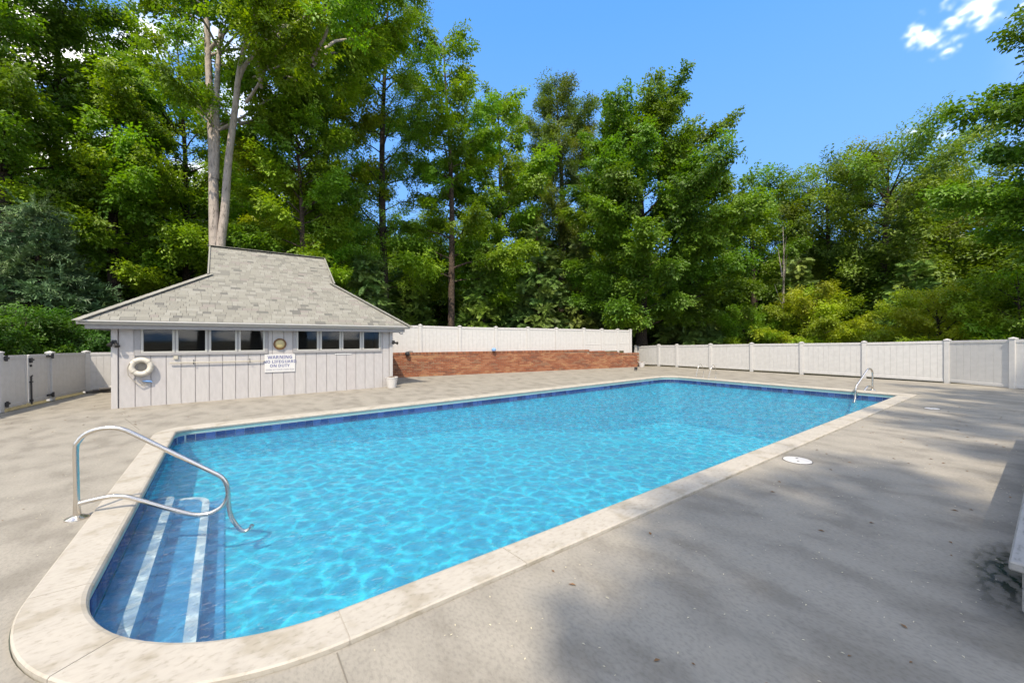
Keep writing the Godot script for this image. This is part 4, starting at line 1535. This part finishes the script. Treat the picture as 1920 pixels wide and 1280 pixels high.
	grow({label = "pale olive tree behind the right overhanging tree", p = P(42.0, 4.4), h = 13.5, r = 0.28, cb = 4.0, R = 4.6, kind = "small", shape = "round", col = Color(0.185, 0.27, 0.03), nl = 40, dens = 3.8, scale = 1.7, seed = 16, group = G})
	grow({label = "olive tree between the middling tree and the slender tree", p = P(38.0, 13.0), h = 13.2, r = 0.24, cb = 4.5, R = 3.6, kind = "small", shape = "round", col = olive, nl = 34, dens = 4.0, scale = 1.7, seed = 17, group = G})
	grow({label = "large dark leaved tree overhanging the right edge of the picture", p = P(24.8, -2.0), h = 15.2, r = 0.30, cb = 3.0, R = 5.2, kind = "maple", shape = "column", col = Color(0.125, 0.25, 0.018), nl = 54, dens = 5.2, scale = 0.85, seed = 18, group = G})
	# low spreading trees behind the right fence
	var gd := "low bright green trees behind the right fence"
	grow({label = "low bright yellow green tree left of the large low one", name = "low_tree", p = P(28.6, 8.6), h = 4.1, r = 0.09, cb = 0.9, R = 3.1, kind = "broad", shape = "flat", col = lime, nl = 26, dens = 8.0, scale = 0.85, seed = 21, group = gd})
	grow({label = "low layered lime green tree before the right end of the fence", name = "low_tree", p = P(26.8, 3.3), h = 3.5, r = 0.08, cb = 0.8, R = 2.6, kind = "broad", shape = "flat", col = lime, nl = 26, dens = 8.0, scale = 0.75, seed = 22, group = gd})
	grow({label = "low green tree at the far right of the fence under the dark tree", name = "low_tree", p = P(25.4, 0.9), h = 4.0, r = 0.08, cb = 0.8, R = 2.3, kind = "broad", shape = "flat", col = bright, nl = 26, dens = 8.0, scale = 0.75, seed = 23, group = gd})
	grow({label = "small low tree behind the fence right of the big lobed tree", name = "low_tree", p = P(27.4, 11.8), h = 3.4, r = 0.08, cb = 0.8, R = 2.2, kind = "broad", shape = "flat", col = bright, nl = 22, dens = 8.0, scale = 0.8, seed = 24, group = gd})
	# feathery evergreens under the tall trees
	var gc := "young evergreens under the tall trees"
	var cc := [[P(14.3, 23.0), 8.2, 2.7, "young feathery evergreen right of the reddish trunk"], [P(17.6, 21.2), 9.6, 3.2, "tallest young evergreen behind the middle of the tall fence"], [P(21.0, 20.4), 8.8, 3.0, "young evergreen behind the right end of the tall fence"], [P(10.0, 25.4), 7.2, 2.6, "young evergreen between the twin trunks and the reddish trunk"], [P(25.5, 14.8), 7.4, 2.9, "feathery evergreen right of the big tree's trunk"], [P(31.0, 10.2), 6.8, 2.8, "feathery evergreen behind the low yellow green tree"], [P(33.5, 5.0), 6.0, 2.8, "feathery evergreen between the two low lime trees"], [P(6.4, 22.8), 6.4, 2.2, "young evergreen over the right hip of the pool house roof"]]
	for k in cc.size():
		grow({label = cc[k][3], name = "evergreen_tree", p = cc[k][0], h = cc[k][1], r = 0.13, cb = 0.8, R = cc[k][2], kind = "frond", shape = "cone", col = [Color(0.13, 0.235, 0.03), Color(0.115, 0.205, 0.04), Color(0.15, 0.225, 0.04)][k % 3], nl = 64, dens = 6.0, scale = 0.85, seed = 40 + k, bark = "bark_brown", group = gc})
	grow({label = "dense blue green spruce above the left fence", name = "spruce_tree", p = P(-6.2, 24.6), h = 7.4, r = 0.16, cb = 1.4, R = 3.3, kind = "pine", shape = "cone", col = blue, nl = 52, dens = 7.5, scale = 1.05, seed = 60})
	# bare dead tree
	var dead := thing("dead_tree", "bare white dead tree among the right hand trees", "tree", at(P(28.9, 10.4)))
	var dw := MB.new()
	dw.tube(bezier([Vector3(0, -0.1, 0), Vector3(0.1, 3.0, 0), Vector3(0.0, 6.2, 0.1), Vector3(0.15, 8.6, 0)]), [0.16, 0.14, 0.13, 0.12, 0.11, 0.1, 0.09, 0.08, 0.07, 0.06, 0.05, 0.05, 0.04, 0.03, 0.03, 0.02, 0.02, 0.02, 0.02], 8)
	for q in [[4.4, Vector3(-1.0, 2.2, 0.6)], [5.4, Vector3(0.7, 2.0, -0.5)], [6.2, Vector3(-0.5, 1.6, 0.4)], [3.6, Vector3(0.9, 1.5, -0.8)]]:
		dw.tube(bezier([Vector3(0.05, q[0], 0), Vector3(0.05, q[0], 0) + q[1] * 0.5 + Vector3(0, -0.1, 0), Vector3(0.05, q[0], 0) + q[1]]), [0.06, 0.055, 0.05, 0.045, 0.04, 0.035, 0.03, 0.025, 0.02, 0.016, 0.012, 0.01, 0.01], 6)
	obj("trunk", dw, M.dead_wood, dead)
	# shrubs behind the left fence
	var sp := [P(-5.6, 21.0), P(-4.6, 21.8), P(-3.2, 22.2), P(-6.6, 19.6), P(-2.0, 22.6)]
	for k in 5:
		grow({label = ["leafy green shrub above the gate's right leaf", "low green shrub between the gate and the corner fence", "green shrub behind the corner fence beside the pool house", "wide green shrub at the left edge behind the gate", "green shrub behind the pool house's left wall"][k], name = "shrub", cat = "shrub", p = sp[k], h = [2.7, 2.5, 2.3, 2.5, 2.3][k], r = 0.04, cb = 0.3, R = 1.5, kind = "broad", shape = "flat", col = Color(0.075, 0.18, 0.018), nl = 22, dens = 8.0, scale = 0.7, seed = 70 + k, group = "shrubs behind the left fence"})
	# trees behind the camera whose shade falls on the right of the deck
	for k in 5:
		grow({label = ["tree outside the picture shading the near deck", "tree outside the picture shading the middle deck", "tree outside the picture shading the far deck", "tree outside the picture shading the deck's far corner", "tree outside the picture shading the deck nearest the camera"][k], p = [P(-6.9, -12.0), P(-1.4, -12.2), P(2.0, -12.0), P(5.4, -11.7), P(-8.3, -11.8)][k], h = 25.0, r = 0.35, cb = 19.5, R = [2.5, 2.4, 2.5, 2.6, 2.0][k], kind = "maple", shape = "round", col = mid, nl = 16, dens = 4.2, scale = 1.0, seed = 90 + k, group = "trees behind the camera"})
	# the wood farther back reads as one mass
	var wood := Node3D.new()
	put(wood, "woodland", self)
	wood.set_meta("kind", "stuff")
	tag(wood, "far wood of mixed trees filling the background", "woodland")
	var rg := RandomNumberGenerator.new()
	rg.seed = 222
	var trunks := MB.new()
	var mm := MultiMesh.new()
	mm.transform_format = MultiMesh.TRANSFORM_3D
	mm.use_colors = true
	mm.mesh = sprays["small"][0]
	var xs := []
	var cs := []
	for k in 300:
		var a := lerpf(deg_to_rad(-32.0), deg_to_rad(100.0), (k + rg.randf()) / 300.0)   # from -z towards +x
		var dist := rg.randf_range(36.0, 60.0)
		var c := Vector3(sin(a) * dist, 0, -cos(a) * dist)
		var hh := rg.randf_range(8.0, 15.0) * (1.15 if a < 0.2 else 1.0 if a < 0.9 else 0.66)
		trunks.tube(PackedVector3Array([c, c + Vector3(0.2, hh * 0.9, 0)]), [0.25, 0.08], 6, false)
		var col: Color = [mid, bright, olive, dark, mid][rg.randi() % 5]
		var R := rg.randf_range(2.4, 3.8)
		for q in 620:
			var t := rg.randf()
			var rr := R * shape_at("round", t) * sqrt(rg.randf())
			var th := rg.randf() * TAU
			var p := c + Vector3(cos(th) * rr, lerpf(0.8, hh, t), sin(th) * rr)
			var z := rg.randf_range(1.3, 2.1)
			xs.append(Transform3D((Basis(Vector3.UP, rg.randf() * TAU) * Basis(Vector3.RIGHT, rg.randfn(0, 0.4))).scaled(Vector3(z, z, z)), p))
			var tone := rg.randf_range(0.7, 1.25)
			cs.append(Color(col.r * tone, col.g * tone, col.b * tone))
	mm.instance_count = xs.size()
	for q in xs.size():
		mm.set_instance_transform(q, xs[q])
		mm.set_instance_color(q, cs[q])
	var mi := MultiMeshInstance3D.new()
	mi.multimesh = mm
	mi.material_override = M.leaf
	put(mi, "foliage", wood)
	mi.set_meta("kind", "stuff")
	var tk := obj("trunks", trunks, M.bark_dark, wood)
	tk.set_meta("kind", "stuff")


func _ready() -> void:
	var cam := Camera3D.new()
	cam.name = "camera"
	cam.fov = 81.48
	cam.near = 0.05
	cam.far = 900.0
	cam.transform = Transform3D(Basis(Vector3(0.81010871, -0.00873218, 0.58621466), Vector3(0.01225318, 0.99992285, -0.00203833), Vector3(-0.58615163, 0.00883426, 0.81015321)).orthonormalized(), Vector3(0, 1.63, 0))
	add_child(cam)
	cam.current = true
	var env := Environment.new()
	env.background_mode = Environment.BG_SKY
	var sky := Sky.new()
	sky.sky_material = make_sky()
	env.sky = sky
	env.background_energy_multiplier = 1.0
	env.tonemap_mode = Environment.TONE_MAPPER_LINEAR
	env.tonemap_exposure = 1.95
	env.sdfgi_enabled = true
	env.ssao_enabled = true
	env.ssil_enabled = true
	var we := WorldEnvironment.new()
	we.name = "environment"
	we.environment = env
	add_child(we)
	var sun := DirectionalLight3D.new()
	sun.name = "sun"
	sun.light_energy = 1.05
	sun.light_color = Color(1.0, 0.94, 0.85)
	sun.light_angular_distance = 0.55
	sun.shadow_enabled = true
	add_child(sun)
	sun.look_at_from_position(Vector3.ZERO, Vector3(0.50, -1.0, -0.527), Vector3.UP)

	make_materials()
	wall_xf = Transform3D(Basis(Vector3.BACK, -0.0096), P(-2.26, 13.45, 0.0))
	# ground: one sheet to the horizon with the pool's place left open
	var gr := MB.new()
	var R := 400.0
	for q in [[-R, -R, R, 2.0], [-R, 10.0, R, R], [-R, 2.0, -1.3, 10.0], [15.2, 2.0, R, 10.0]]:
		gr.quad(P(q[0], q[1], -0.03), P(q[2], q[1], -0.03), P(q[2], q[3], -0.03), P(q[0], q[3], -0.03))
	struct("ground", gr, M.litter)
	make_pool()
	make_house()
	make_brick_wall()
	fence_run("vinyl_fence", "white vinyl fence along the right end of the deck", [[19.7, 14.73, -0.05, 1.12], [19.7, 13.17, 0, 1.20], [19.7, 12.07, 0, 1.215], [19.7, 10.24, 0, 1.26], [19.7, 8.33, 0, 1.31], [19.7, 6.37, 0, 1.35], [19.7, 4.35, -0.01, 1.39], [19.7, 2.21, -0.03, 1.46], [19.0, 0.80, -0.04, 1.51], [18.3, -1.2, -0.04, 1.53]], [], 0.05)
	fence_run("vinyl_fence", "tall white vinyl fence standing above the brick wall", [[4.9, 16.95, 0.5, 2.27], [6.92, 16.43, 0.5, 2.26], [8.65, 16.03, 0.5, 2.21], [10.36, 15.62, 0.5, 2.18], [11.99, 15.24, 0.5, 2.16], [13.53, 14.88, 0.5, 2.13], [15.11, 14.51, 0.5, 2.11], [16.2, 14.25, 0.5, 2.08], [17.2, 14.02, 0.5, 2.07], [18.02, 13.82, 0.5, 2.05]], [6, 7, 8], 0.12)
	fence_run("vinyl_fence", "white vinyl fence turning the corner behind the pool house", [[-4.0, 16.62, 0, 1.36], [-3.66, 18.45, 0, 1.33], [-1.9, 18.72, 0, 1.31]])
	fence_run("vinyl_fence", "white vinyl fence cut by the left edge of the picture", [[-4.32, 14.55, 0, 1.42], [-4.65, 12.6, 0, 1.44], [-4.95, 10.7, 0, 1.46]])
	gate_leaf("left leaf of the double gate nearest the camera", [-4.30, 14.66, 0, 1.37], [-4.16, 15.57, 0, 1.36], true)
	gate_leaf("right leaf of the double gate with the black drop rod", [-4.155, 15.60, 0, 1.36], [-4.01, 16.54, 0, 1.35], false)
	make_wall_things()
	make_small_things()
	make_trees()
	print("sprays ", total)
